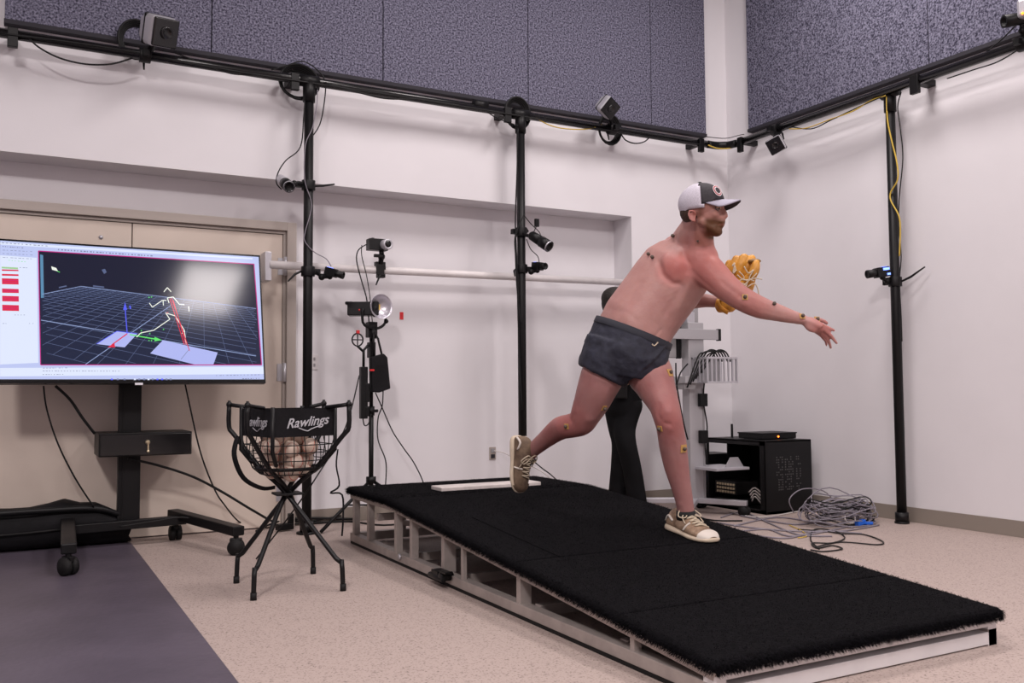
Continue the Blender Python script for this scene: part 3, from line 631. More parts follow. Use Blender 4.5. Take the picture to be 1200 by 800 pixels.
small_cam('small black camera with blue light clamped to the right pole', at(1033, 319, X=-.2), (-1, .35, -.15), (PR[0], PR[1], at(1050, 330, X=PR[0]).z), s=.085, lever=(.04, -.12, .08), out=(-.35, .9, 0))
# box camera above the white pipe
xg = at(441, 300, Y=.05).x; bz0 = ba.z
t = thing('box_camera', 'black box camera with a silver lens standing above the white pipe', 'camera', (xg, .05, bz0))
gp = at(442, 287, Y=0.0)
obj('housing', MB().box(gp, (.13, .07, .075), (X3, Y3, Z3)), M['blackp'], t, .004)
obj('knob', MB().cyl(gp+Vector((-.03, 0, .035)), gp+Vector((-.03, 0, .045)), .01), M['blackp'], t)
obj('lens', MB().lathe(gp+Vector((.04, -.03, 0)), (.15, -1, -.05), [(0, .034), (.05, .034), (.05, .022), (.045, .022)]), M['silver'], t)
obj('lens_glass', MB().lathe(gp+Vector((.045, -.078, 0)), (.15, -1, -.05), [(0, .024), (.004, .020), (.006, .0005)]), M['gloss'], t)
obj('clamp', MB().cyl(gp-Z3*.03+X3*.03, gp-Z3*.07+X3*.03, .016).cyl(gp-Z3*.07+X3*.03, (gp.x+.033, .03, bz0+.03), .017).ell(gp+Vector((.03, 0, -.075)), .024, nu=12, nv=8).box(gp+Vector((.0, -.01, -.072)), (.05, .02, .02)).mm((gp.x, .015, bz0+.01), (gp.x+.065, .06, bz0+.06)).mm((gp.x+.01, .005, bz0-.045), (gp.x+.06, .05, bz0-.02)).mm((gp.x+.0, .0, bz0-.03), (gp.x+.05, .02, bz0+.04)).tube([(gp.x+.02, .0, bz0-.03), (gp.x-.015, -.02, bz0-.10)], [.008, .005], 8), M['black'], t, .002)

# ------------------------------------------------------------------ studio light on its stand
SY = -.02
sx_ = at(435, 480, Y=SY).x
ls = thing('light_stand', 'black tripod light stand beside the rear corner of the mound', 'stand', (sx_, SY, 0))
obj('column', MB().cyl((sx_, SY, .12), (sx_, SY, .75), .0155).cyl((sx_, SY, .7), (sx_, SY, 1.28), .012), M['black'], ls)
obj('collar', MB().cyl((sx_, SY, .70), (sx_, SY, .76), .022).cyl((sx_+.02, SY, .73), (sx_+.045, SY, .73), .01), M['black'], ls)
obj('hub', MB().cyl((sx_, SY, .27), (sx_, SY, .31), .032), M['black'], ls)
for a in (-155, -30, 85):
    e = Vector((sx_+.42*math.cos(math.radians(a)), SY+min(.2, .42*math.sin(math.radians(a)))*(1 if a < 0 else .5), .012)); h_ = Vector((sx_, SY, .29)); mid = h_.lerp(e, .5)
    obj('leg', MB().tube([h_, e], .011, 8).tube([Vector((sx_, SY, .13)), mid], .006, 6), M['black'], ls)
sl = thing('studio_light', 'black studio lamp with a round silver reflector on the light stand', 'light', (sx_, SY, 1.27))
c0 = at(411, 363, Y=SY); c1 = at(436, 362, Y=SY); rc = at(447, 359, Y=SY-.05)
lf = nz((.45, -1, 0.0))
c2_ = at(430, 362, Y=SY); bdir = nz(Vector((1, -.5, .0)))
c0 = c2_-bdir*.11
obj('lamp_body', MB().box(c2_-bdir*.02, (.20, .10, .088), (bdir, bdir.cross(Z3), Z3)).box(c2_-bdir*.11+Z3*.036, (.05, .09, .02), (bdir, bdir.cross(Z3), Z3)), M['blackp'], sl, .006)
fr0 = c2_+bdir*.08
obj('lens_collar', MB().lathe(fr0-bdir*.03, bdir, [(-.01, .04), (-.01, .052), (.022, .052), (.022, .04)]), M['blackp'], sl)
ld = nz((.20, -1, .03)); fr1 = at(441, 360, Y=SY-.04)
rf_ = obj('reflector', MB().lathe(fr1, ld, [(0, .035), (.015, .05), (.05, .077), (.065, .082), (.067, .080), (.05, .073), (.015, .046), (.003, .0005)], 32), M['refl'], sl)
obj('led_chip', MB().box(fr1+ld*.016, (.010, .032, .036), frame(ld)), M['cob'], rf_)
obj('yoke', MB().tube([c2_+Vector((-.045, -.05, 0)), c2_+Vector((-.045, -.05, -.09)), c2_+Vector((.0, -.05, -.125)), c2_+Vector((.06, -.05, -.125)), c2_+Vector((.105, -.05, -.09)), c2_+Vector((.105, -.05, -.02))], .009, 8, spl=3).cyl(c2_+Vector((.03, -.04, -.125)), c2_+Vector((.03, -.03, -.19)), .022).ell(c2_+Vector((.11, -.06, -.08)), .015, nu=10, nv=6), M['black'], sl)
obj('warning_dot', MB().ell(at(421, 363, Y=SY-.085), .006, nu=8, nv=6), M['red'], sl)
# hanging ballast, controller, weight bag
pb = at(426, 460, Y=SY-.04)
t = thing('power_ballast', 'slim black power ballast hanging upright left of the light stand', 'ballast', pb-Z3*.17)
obj('body', MB().box(pb, (.045, .045, .33)).box(pb+Vector((.018, -.01, .0)), (.03, .03, .12)).box(pb+Vector((.018, -.01, -.12)), (.03, .03, .06)), M['blackp'], t, .004)
obj('hook', MB().tube([pb+Z3*.16, pb+Vector((0, .0, .27)), pb+Vector((.03, .01, .30)), (sx_, SY, pb.z+.31)], .009, 8), M['black'], t)
rg = at(419, 398, Y=SY-.05)
obj('ring_handle', MB().tube([rg+Vector((.036*math.cos(a), 0, .04*math.sin(a))) for a in np.linspace(0, 2*PI, 21)], .005, 6, cap=False).tube([rg+X3*-.034, rg+X3*.034], .004, 6).tube([rg+Z3*-.034, rg+Z3*.034], .004, 6).tube([rg+Vector((0, 0, -.04)), pb+Z3*.26], .008, 6), M['blackp'], t)
obj('hook_clip', MB().box(rg+Vector((.0, -.006, .05)), (.02, .015, .02)), M['red'], t)
wb0 = at(443, 437, Y=SY-.05)
t = thing('power_pack', 'black rectangular power pack in a fabric pouch hung on the light stand', 'power pack', wb0-Z3*.13)
obj('body', MB().prism([wb0+Vector(p) for p in ((-.055, -.03, .10), (.03, -.03, .125), (.055, -.03, .10), (.075, -.03, -.10), (.0, -.03, -.125), (-.05, -.03, -.12))], (0, .055, 0)), M['nylon'], t, .006)
obj('strap', MB().tube([wb0+Vector((-.03, 0, .09)), wb0+Vector((-.03, 0, .26)), (sx_, SY, wb0.z+.30)], .007, 6).tube([wb0+Vector((.03, 0, .10)), wb0+Vector((.0, 0, .22)), (sx_, SY, wb0.z+.30)], .007, 6), M['blackp'], t)
obj('stand_clip', MB().mm((sx_-.03, SY-.035, wb0.z+.23), (sx_+.03, SY+.03, wb0.z+.33)).mm((sx_-.02, SY-.03, wb0.z+.1), (sx_+.02, SY+.03, wb0.z+.2)), M['black'], t, .004)
obj('tag', MB().box(at(436, 433.5, Y=SY-.09), (.03, .004, .012)), M['red'], t)

# ------------------------------------------------------------------ wall plates
def plate(name, label, cat, c, w_, h_, m, slots):
    t = thing(name, label, cat, c); obj('plate', MB().mm((c.x-w_/2, c.y-.006, c.z-h_/2), (c.x+w_/2, c.y, c.z+h_/2)), m, t, .002)
    for dz, sw, sh, mm_, nm in slots: obj(nm, MB().mm((c.x-sw/2, c.y-.011, c.z+dz-sh/2), (c.x+sw/2, c.y-.005, c.z+dz+sh/2)), mm_, t, .001)
    return t
plate('power_outlet', 'grey power outlet low on the recess wall with a white plug', 'outlet', at(577, 531, Y=DN), .052, .09, M['frame'], ((.02, .03, .028, M['grey'], 'socket'), (-.02, .03, .028, M['felt_edge'], 'socket')))
plate('light_switch', 'white light switch plate on the wall beside the left pole', 'switch', at(368, 424, Y=DN), .05, .10, M['white'], ((.02, .012, .02, M['grey'], 'toggle'), (-.02, .012, .02, M['grey'], 'toggle')))
c = at(470.5, 370, Y=DN); tag(obj('wall_sticker', MB().mm(c+Vector((-.013, -.003, -.026)), c+Vector((.013, 0, .026))), M['red']), 'small red rectangular sticker alone on the recess wall', 'sticker')

# ------------------------------------------------------------------ monitor cart behind the pitcher
mx_, my_ = -.93, -.62
cart = thing('monitor_cart', 'tall silver equipment cart on casters standing behind the pitcher', 'cart', (mx_, my_, 0))
zA = lambda y: at(810, y, Y=my_).z
xA = lambda px: at(px, 430, Y=my_).x
obj('column', MB().mm((xA(803), my_-.04, .08), (xA(821), my_+.04, zA(378))), M['column'], cart, .006)
obj('column_groove', MB().mm((xA(818), my_-.045, .1), (xA(819.5), my_-.038, zA(455))), M['grey'], cart)
obj('head_block', MB().mm((xA(803), my_-.03, zA(380)), (xA(812), my_+.03, zA(366))), M['silver'], cart, .004)
obj('screen_bracket', MB().mm((xA(776), my_-.055, zA(398)), (xA(838), my_-.035, zA(386))), M['column'], cart, .003)
obj('bracket_cap', MB().mm((xA(836.5), my_-.06, zA(399)), (xA(839), my_-.03, zA(385))), M['blackp'], cart)
sc_ = thing('cart_monitor', 'grey flat monitor seen from behind on the silver cart', 'monitor', (xA(800), my_+.09, zA(419)))
obj('back_panel', MB().mm((xA(752), my_+.05, zA(419)), (xA(825), my_+.09, zA(348))), M['grey'], sc_, .006)
obj('mounting_rail', MB().mm((xA(798), my_+.03, zA(420)), (xA(801.5), my_+.055, zA(350))), M['blackp'], sc_)
# wire basket
bx0, bx1, b0, b1 = xA(806), xA(840), zA(449), zA(419)
bk = MB()
for k in range(8):
    x = bx0+(bx1-bx0)*k/7; bk.mm((x-.006, my_-.21, b0), (x+.006, my_-.20, b1))
bk.mm((bx0, my_-.212, b0), (bx1, my_-.198, b0+.012)).mm((bx0, my_-.212, b1-.014), (bx1, my_-.198, b1)).mm((bx0, my_-.2, b0), (bx1, my_-.04, b0+.006))
for y in (-.2, -.16, -.12, -.08, -.05): bk.mm((bx0, my_+y-.004, b0), (bx0+.006, my_+y+.004, b1)).mm((bx1-.006, my_+y-.004, b0), (bx1, my_+y+.004, b1))
bk.mm((bx0, my_-.2, b1-.014), (bx0+.006, my_-.04, b1)).mm((bx1-.006, my_-.2, b1-.014), (bx1, my_-.04, b1))
obj('wire_basket', bk, M['silver'], cart)
obj('basket_back', MB().mm((bx0, my_-.05, b0), (bx1, my_-.04, b1)), M['grey'], cart)
pm = thing('monitor_cables', 'bunch of black cables looped over the silver basket on the cart', 'cable', ((bx0+bx1)/2, my_-.12, b1))
for k in range(6):
    xx = bx0+.04+.025*k; obj('cable', MB().tube([(xx-.13, my_-.10, b0+.02*k-.03), (xx-.05, my_-.12, b1+.0), (xx, my_-.13, b1+.03+.01*(k % 3)), (xx+.06, my_-.14, b1+.035), (xx+.09, my_-.15, b1-.03)], .0055, 6, spl=4), M['cable'], pm)
obj('side_shelf', MB().mm((xA(792), my_-.10, zA(449)), (xA(806), my_+.1, zA(441))), M['column'], cart, .003)
obj('drive_unit', MB().mm((xA(793), my_-.08, zA(456)), (xA(806), my_+.08, zA(449))), M['grey'], cart)
for y in (468, 511): obj('adapter', MB().mm((xA(812), my_-.075, zA(y+8)), (xA(820.5), my_-.045, zA(y-7))), M['blackp'], cart, .003)
sh = obj('shelf', MB().mm((xA(808), my_-.26, zA(549)), (xA(846), my_+.04, zA(546))), M['silver'], cart, .002)
zz = zA(546); obj('shelf_gusset', MB().prism([(xA(825), my_-.2, zz), (xA(846), my_-.2, zz), (xA(840), my_-.2, zz+.065), (xA(831), my_-.2, zz+.065)], (0, .004, 0)), M['column'], cart)
for dx_, dy_ in ((-.28, -.30), (.22, -.30), (-.28, .2), (.25, .2)):
    obj('leg', MB().bar((mx_+.02, my_, .09), (mx_+dx_, my_+dy_, .085), .05, .035), M['silver'], cart, .004)
    caster((mx_+dx_*.95, my_+dy_*.95, 0), (.3, -1, 0), cart, .033, .09)
obj('cable', MB().tube([(xA(814), my_-.10, b0), (xA(817), my_-.06, zA(470)), (xA(822), my_-.05, zA(500)), (xA(818), my_-.06, zA(520)), (xA(821), my_-.05, zA(543))], .005, 6, spl=5), M['cable'], cart)

# ------------------------------------------------------------------ network cabinet by the right wall
x0, x1, y0, y1, h = -.565, -.13, -.95, -.34, .50
nc = thing('network_cabinet', 'open black network cabinet on the floor by the right wall', 'cabinet', ((x0+x1)/2, (y0+y1)/2, 0))
obj('side_panel', MB().mm((x0, y0, 0), (x1, y0+.012, h)), M['blackp'], nc, .002)
obj('side_panel', MB().mm((x0+.2, y1-.012, 0), (x1, y1, h)), M['blackp'], nc, .002)
obj('top_panel', MB().mm((x0, y0, h-.012), (x1, y1, h)), M['black'], nc, .002)
obj('bottom_panel', MB().mm((x0, y0, 0), (x1, y1, .02)), M['blackp'], nc, .002)
obj('back_panel', MB().mm((x1-.01, y0+.14, 0), (x1, y1, h)), M['blackp'], nc)
obj('door_frame', MB().mm((x0, y0, 0), (x0+.015, y0+.055, h)).mm((x0, y1-.02, 0), (x0+.015, y1, h)).mm((x0, y0, h-.035), (x0+.015, y1, h)).mm((x0, y0, 0), (x0+.015, y1, .03)), M['black'], nc, .002)
vt = MB(); rr = random.Random(5)
for i in range(12):
    for j in range(14):
        if rr.random() < .62:
            x = x0+.10+i*.017+(.012 if i > 3 else 0)+(.02 if i > 8 else 0); z = .16+j*.017; vt.mm((x, y0-.0015, z), (x+.009, y0, z+.008))
vo = obj('vent_perforation', vt, M['vent'], nc)
sw = thing('network_switch', 'dark network switch with plugged leads inside the open cabinet', 'switch', (x0+.15, y1-.25, .03))
obj('body', MB().mm((x0+.03, y1-.28, .1), (x0+.24, y1-.06, .19)).mm((x0+.03, y1-.30, .03), (x0+.3, y1-.05, .07)), M['blackp'], sw, .003)
pt = MB()
for k in range(7):
    for l in range(3): pt.mm((x0+.024, y1-.27+k*.028, .11+l*.027), (x0+.031, y1-.252+k*.028, .125+l*.027))
obj('port', pt, M['brass'], sw)
lw = thing('patch_leads', 'light coloured patch leads bent inside the open cabinet', 'cable', (x0+.1, y0+.15, .02))
for k in range(4): obj('lead', MB().tube([(x0+.05, y0+.22-.01*k, .13-.02*k), (x0+.06, y0+.17, .165-.02*k), (x0+.08, y0+.11-.0*k, .12-.025*k), (x0+.09, y0+.07, .07-.01*k)], .005, 6, spl=4), M['cablel'], lw)
rt = thing('router', 'flat black router with an orange light on top of the cabinet', 'router', (x0+.25, y0+.3, h))
obj('body', MB().mm((x0+.09, y0+.12, h+.004), (x1-.02, y0+.36, h+.045)), M['blackp'], rt, .003)
obj('lid', MB().mm((x0+.085, y0+.115, h+.038), (x1-.015, y0+.365, h+.047)), M['black'], rt, .002)
obj('indicator', MB().ell((x0+.24, y0+.118, h+.02), .007, nu=8, nv=6), M['led_r'], rt)
obj('aerial', MB().mm((x0+.14, y1-.13, h), (x0+.15, y1-.115, h+.10)), M['blackp'], rt)
obj('power_lead', MB().tube([(x1-.03, y0+.2, h+.02), (x1+.01, y0+.18, h+.01), (x1+.03, y0+.2, h-.1), (x1+.03, y0+.2, .02)], .005, 6, spl=4), M['cable'], rt)
bx = thing('computer_tower', 'dark low computer box behind the cart beside the open cabinet', 'computer', (-.45, -.16, 0))
obj('body', MB().mm((-.62, -.27, 0), (-.25, -.06, .37)), M['blackp'], bx, .004)
obj('front_light', MB().ell((-.60, -.272, .2), .006, nu=8, nv=6).ell((-.57, -.272, .2), .006, nu=8, nv=6), M['led_b'], bx)
# ------------------------------------------------------------------ cables
def cable(label, pts, r=.005, m='cable', spl=6, name='cable', parent=None):
    pts = [Vector(p) for p in pts]; o = obj(name, MB().tube(pts, r, 6, spl=spl), M[m], parent)
    if parent is None: tag(o, label, 'cable')
    return o
def G(px, py, r=.006):                                      # on the floor, never behind the recess wall
    p = at(px, py, Z=r)
    if p.y > .21: p = at(px, py, Y=.21)
    return p
cp_ = thing('cable_coil', 'large tangled coil of grey network cable on the floor beside the cabinet', 'cable', (-.3, -1.2, 0))
rr = random.Random(11)
cm = G(985, 612); 
for k in range(26):
    R1 = rr.uniform(.17, .27); R2 = rr.uniform(.10, .17); cxx = cm.x+rr.uniform(-.05, .07); cyy = cm.y+rr.uniform(-.03, .06); z = .01+.0048*k; tl = rr.uniform(-.10, .16); ph = rr.uniform(0, 6)
    pts = [(cxx+R1*math.cos(a), min(cyy+R2*math.sin(a), 9), max(.006, z+tl*.35*math.sin(a+ph*.1)+.02*math.sin(3*a+ph)+.01)) for a in np.linspace(0, 2*PI, 22)]
    pts = [(min(p[0], -.02), p[1], p[2]) for p in pts]
    obj('loop', MB().tube(pts, .0042, 5, cap=False), M['cablew'] if k % 5 else M['cable'], cp_)
for k, P in enumerate((((1060, 612), (1062, 592), (1040, 582), (1010, 586), (1000, 600)), ((930, 600), (925, 585), (940, 573), (965, 575), (980, 590)))):
    pts = [at(x, y, Y=-1.12-.05*k) for x, y in P]; pts = [Vector((min(p.x, -.02), p.y, max(p.z, .008))) for p in pts]; obj('loop', MB().tube(pts, .004, 5, spl=5), M['cablew'], cp_)
obj('cable_tie', MB().tube([G(996, 607, .05)+Vector((.045*math.cos(a), .01*math.sin(a), .03*math.sin(a))) for a in np.linspace(0, 2*PI, 14)], .005, 6, cap=False), M['cablel'], cp_)
pl = G(1009, 613, .02); obj('plug', MB().bar(pl-X3*.04, pl+X3*.03+Z3*.01, .03, .028).bar(pl+X3*.02, pl+Vector((.07, -.03, 0)), .018, .018), M['blue'], cp_, .003)
for k, P in enumerate((((840, 612), (880, 618), (930, 622), (985, 622), (1030, 615)), ((850, 622), (890, 628), (925, 630), (960, 622), (1010, 625)), ((868, 604), (900, 610), (940, 614), (980, 604)), ((855, 600), (890, 606), (930, 600), (965, 592)), ((860, 616), (910, 606), (955, 612), (1000, 618)), ((845, 606), (870, 600), (900, 612), (935, 626), (975, 628)), ((870, 622), (900, 620), (930, 628), (990, 618)))):
    cable(['grey floor cable passing just in front of the coil', 'grey floor cable nearest the mound edge, curving up to the coil', 'grey floor cable straight from the cabinet front into the coil', 'pale floor cable running behind the others under the cabinet', 'grey floor cable dipping and rising between cart caster and coil', 'grey floor cable with an S bend in front of the cabinet', 'short grey floor cable with a sag beside the mound edge'][k], [G(*p) for p in P], .005, 'cablew' if k != 3 else 'cablel')['group'] = 'grey floor cables by the cart'
cable('black cable looped on the floor at the right edge of the mound', [G(*p) for p in ((950, 644), (965, 646), (987, 643), (975, 639), (958, 642), (952, 636), (975, 636), (990, 630), (978, 622), (955, 620), (950, 632), (960, 643))], .004)
cable('thin black cable making a wide flat loop in front of the coil', [G(*p) for p in ((935, 620), (965, 622), (985, 625), (1012, 626), (1034, 634), (1028, 638), (985, 635), (955, 641))], .004)
cable('black cable coiled loosely behind the cabinet corner', [G(*p) for p in ((900, 590), (955, 580), (975, 590), (1000, 600), (1050, 604), (1065, 596))], .004)
cable('yellow-green wire curling at the mound side near the coil', [G(*p) for p in ((925, 615), (940, 622), (945, 628), (935, 630))], .003, 'cabley')
cable('dark cable on the floor between cart casters and mound', [G(*p) for p in ((742, 600), (755, 590), (775, 572), (790, 580), (820, 606), (870, 610))], .005)
# along the back rail
yb = -DP-.02
def wall(P, y=yb): return [at(a, b, Y=y) for a, b in P]
cable('black cable sagging under the back rail above the television', wall(((32, 42), (45, 55), (70, 68), (100, 75), (130, 75), (155, 68))), .005)
cable('thin cable sagging below the rail right of the first camera', wall(((205, 62), (240, 75), (270, 86), (300, 88), (340, 90))), .004)
cable('cable bundle tied under the rail between the two left poles', wall(((380, 97), (420, 108), (450, 115), (480, 116), (500, 117), (540, 124)), yb-.01), .006)
cable('black cable arching below the rail beside the middle pole', wall(((570, 130), (580, 137), (600, 145), (612, 148))), .004)
cable('yellow cable drooping under the back rail right of the middle pole', wall(((628, 138), (645, 147), (665, 151), (690, 151), (705, 146))), .004, 'cabley')
cable('black cable looping under the rail right of the square camera', wall(((727, 155), (733, 164), (744, 168), (755, 166), (762, 160))), .005)
cable('black cable strapped along the underside of the back rail', wall(((0, 39), (120, 55), (250, 79), (350, 95), (500, 118), (610, 136), (720, 154), (820, 169)), -DP-.03), .006)
cable('pale cable draped from the rail in the corner', wall(((826, 160), (850, 162), (868, 158), (885, 155)), -.2), .003)
cable('yellow cable hanging below the corner elbow', wall(((830, 170), (842, 174), (858, 173), (868, 166)), -.22), .005, 'cabley')
# coil of cable behind the left pole top
cl_ = thing('cable_coil', 'round coil of black cable hung on the rail at the left pole top', 'cable', (PA[0]-.03, -.10, ZP-.1))
for k in range(5):
    obj('loop', MB().tube([(PA[0]-.05+(.10+.006*k)*math.cos(a), -.06-.012*k, ZP-.0+(.085+.006*k)*math.sin(a)) for a in np.linspace(0, 2*PI, 22)], .008, 6, cap=False), M['cable'], cl_)
dk = at(606, 133, Y=-.10)
for nm, lb, pp in (('cable_coil', 'black cable coil behind the top of the middle pole', dk), ('cable_coil', 'black cable coil hanging behind the second square camera', at(714, 152, Y=-.08)), ('cable_coil', 'black cable coil behind the first rail camera', at(160, 47, Y=-.07))):
    t = thing(nm, lb, 'cable', pp-Z3*.1)
    for k in range(4): obj('loop', MB().tube([(pp.x+(.075+.008*k)*math.cos(a), pp.y+.02-.01*k, pp.z+(.09+.008*k)*math.sin(a)) for a in np.linspace(0, 2*PI, 20)], .008, 6, cap=False), M['cable'], t)
cable('thin cable arching over the coil at the left pole top', wall(((318, 82), (335, 77), (355, 72), (372, 82), (381, 96), (380, 120), (375, 145), (366, 160)), -.13), .004)
cable('thin cable hanging left of the left pole to the bullet camera', wall(((358, 108), (356, 135), (352, 172), (335, 188), (326, 202), (324, 214), (330, 222)), -.16), .004)
cable('grey cable hanging down the right side of the left pole', wall(((372, 105), (371, 125), (366, 150), (358, 170), (357, 210), (365, 240), (358, 270), (357, 282), (368, 295), (382, 303), (388, 312)), -.18), .003, 'cablew')
cable('cable running from the box camera down to the light stand', wall(((430, 286), (420, 293), (418, 306), (424, 330), (430, 352), (433, 385)), -.03), .004)
cable('thin cable with a small ferrite hanging behind the white pipe', wall(((424, 287), (424, 300), (430, 325), (434, 352), (437, 385)), -.02), .003)
cable('cable from the lens camera down the middle pole', wall(((615, 250), (604, 275), (604, 300), (606, 340), (611, 380)), -.2), .004)
cable('thin cable arching beside the aerial box on the middle pole', wall(((614, 252), (622, 262), (632, 272), (634, 280)), -.24), .003)
cable('grey cable from middle pole camera to the lower camera', wall(((617, 280), (622, 292), (630, 300), (632, 308)), -.2), .003)
cable('black cable hanging tight along the middle pole', wall(((607, 150), (606, 200), (604, 260), (606, 320), (608, 400), (612, 480)), -.17), .005)
# right wall cables
def rwall(P, x=-DP-.01): return [at(a, b, X=x) for a, b in P]
cable('yellow cable drooping under the right rail', rwall(((925, 151), (945, 150), (970, 141), (1000, 130), (1020, 118), (1038, 112))), .004, 'cabley')
cable('black cable drooping beside the yellow one under the right rail', rwall(((920, 147), (950, 151), (975, 140), (1005, 126), (1036, 112))), .004)
cable('yellow cable spiralling down the right pole', rwall(((1039, 113), (1040, 140), (1045, 165), (1051, 190), (1052, 210)), PR[0]-.035)+rwall(((1044, 225), (1044, 235), (1053, 252), (1055, 268), (1054, 300)), PR[0]-.035), .005, 'cabley')
cable('black cable hanging on the right side of the right pole', rwall(((1056, 108), (1052, 125), (1055, 150), (1058, 185), (1054, 230), (1053, 262), (1056, 300), (1054, 330), (1056, 370), (1057, 400)), PR[0]-.01), .004)
cable('black cable under the right rail at the picture edge', rwall(((1110, 92), (1140, 82), (1170, 72), (1198, 55))), .004)
cable('thin black cable hanging from the right edge camera', rwall(((1190, 30), (1172, 48), (1150, 65))), .004)
# TV cables
cable('thin black cable hanging from the television down to the bag', [at(51, 452, Y=-.12), at(55, 480, Y=-.1), at(68, 520, Y=-.09), at(88, 560, Y=-.07), at(110, 594, Y=-.06)], .005)
cable('thick black cable from the television to the drawer top', [at(65, 452, Y=-.12), at(82, 468, Y=-.1), at(97, 490, Y=-.08), at(111, 508, Y=-.06)], .008)
cable('thin black cable hanging right of the stand column to the floor', [at(217, 450, Y=-.12), at(223, 478, Y=-.1), at(235, 530, Y=-.08), at(250, 570, Y=-.06), at(262, 590, Y=-.05), G(283, 613), G(310, 617), G(345, 612)], .005)
cable('thick black cable running from the drawer towards the left pole', [at(150, 537, Y=-.12), at(185, 545, Y=-.08), at(225, 558, Y=-.04), at(260, 576, Y=-.02), at(300, 600, Y=.0), G(325, 612, .01), G(352, 607), G(415, 608)], .008)
cable('black cable resting over the stand legs', [at(140, 617, Y=-.2), at(185, 610, Y=-.2), at(215, 606, Y=-.2), at(250, 613, Y=-.22), G(280, 618), G(330, 616), G(400, 604)], .005)
cable('power cable along the recess floor to the mound', [G(300, 622), G(330, 610), G(370, 612), G(410, 611), G(450, 615), G(500, 610)], .006)
cable('long thin cable slanting from the light stand to the caddy foot', [at(421, 440, Y=-.3), at(405, 500, Y=-.7), at(370, 560, Y=-1.2), at(335, 610, Y=-.9), G(300, 655)], .004)
cable('wavy black cable from the power pack to behind the mound', wall(((440, 460), (448, 478), (460, 505), (473, 525), (485, 542), (496, 565), (500, 585)), .0), .004)
cable('thin wavy cable right of the light stand column', wall(((449, 455), (448, 475), (443, 490), (443, 515), (452, 540), (452, 565), (450, 590)), .0), .004)
cable('short cable looping under the power ballast', wall(((425, 487), (427, 498), (432, 496), (435, 485)), -.06), .004)
cable('white cable plugged into the wall outlet', [at(579, 528, Y=DN-.02), at(592, 531, Y=.15), at(608, 540, Y=.0), at(640, 556, Y=-.3), G(680, 600)], .004, 'cablel')
cable('black cable hanging behind the rear shoe', [at(625, 540, Y=-.4), at(636, 549, Y=-.35), at(650, 560, Y=-.3), G(680, 590)], .004)
cable('black cable in front of the cart column', [at(790, 470, Y=-.8), at(796, 440, Y=-.8), at(806, 426, Y=-.8)], .005)
cable('thin black cable from the basket to behind the front leg', [at(792, 425, Y=-.8), at(793, 450, Y=-.8), at(800, 490, Y=-.8), at(806, 515, Y=-.8)], .005)
ps = G(338, 621)
t = thing('power_strip', 'black power adapter block on the floor beside the left pole base', 'power strip', ps)
obj('body', MB().bar(ps+Vector((-.07, .0, .022)), ps+Vector((.03, .03, .022)), .05, .04), M['blackp'], t, .005)
obj('plug', MB().mm(ps+Vector((.0, .0, .04)), ps+Vector((.035, .03, .10))), M['blackp'], t, .004)
# ------------------------------------------------------------------ the pitcher
def vcol_mat(name, rough=.5, sss=.15):
    m = mat(name, (.5, .3, .22), rough, bump=.12, bscale=90, sss=sss, spec=.35); nt = m.node_tree
    a = nt.nodes.new('ShaderNodeAttribute'); a.attribute_name = 'tone'
    nt.links.new(a.outputs['Color'], nt.nodes['Principled BSDF'].inputs['Base Color']); return m
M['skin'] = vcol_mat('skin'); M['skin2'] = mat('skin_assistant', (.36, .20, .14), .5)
S = lambda px, py, z: V(px, py, z)
def ring_(c, a1, a2, r1, r2, n=24, pw=1.0):
    return [c+a1*(r1*math.copysign(abs(math.cos(2*PI*k/n))**pw, math.cos(2*PI*k/n)))+a2*(r2*math.copysign(abs(math.sin(2*PI*k/n))**pw, math.sin(2*PI*k/n))) for k in range(n)]
Lr = nz(-FW*.86+RT*.5)
def trunk_ring(px, py, z, ax_, ay_, w_, n_, g=0, pw=.9):
    A_ = nz(RT*ax_+UP*ay_); l = nz(Lr-A_*Lr.dot(A_)); nn = A_.cross(l)
    return ring_(S(px, py, z), l, nn, w_+g, n_+g, 28, pw)
TR = [(726, 440, 4.2, .15, .98, .10, .08), (728, 430, 4.2, .2, .98, .165, .125), (732, 415, 4.2, .3, .95, .185, .152), (740, 394, 4.2, .37, .93, .178, .160), (750, 374, 4.2, .5, .87, .172, .164), (766, 352, 4.2, .6, .8, .176, .160), (780, 333, 4.2, .62, .78, .186, .158), (793, 315, 4.19, .62, .78, .195, .148), (804, 301, 4.18, .6, .8, .175, .118), (813, 290, 4.17, .5, .87, .11, .085)]
def limb(mb, pts, n=18):
    P = [S(*p[:3]) for p in pts]; R = [p[3] for p in pts]
    mb.tube(P, R, n, spl=4); mb.ell(P[0], R[0], nu=n, nv=10); mb.ell(P[-1], R[-1], nu=n, nv=10)
pit = thing('person', 'shirtless man in a cap and dark shorts throwing from the turf mound', 'person', (-2.5, -2.1, .25))
body = MB(); body.rings([trunk_ring(*t_) for t_ in TR])
RL = [(716, 418, 4.20, .108), (711, 430, 4.19, .108), (703, 447, 4.17, .097), (694, 469, 4.19, .084), (686, 486, 4.21, .070), (681, 495, 4.23, .062), (668, 499, 4.27, .057), (656, 502, 4.33, .056), (639, 515, 4.42, .043), (625, 527, 4.49, .036), (619, 534, 4.52, .036)]
LL = [(748, 418, 4.24, .105), (756, 428, 4.20, .110), (763, 441, 4.14, .104), (770, 456, 4.09, .086), (778, 474, 4.03, .068), (782, 488, 4.0, .063), (785, 500, 4.0, .060), (788.5, 521, 4.02, .062), (792.5, 545, 4.03, .056), (797, 565, 4.03, .047), (801.5, 585, 4.03, .040), (804, 600, 4.03, .038)]
limb(body, RL); limb(body, LL)
body.ell(S(783, 487, 3.985), (.046, .05, .05), (RT, FW, UP))
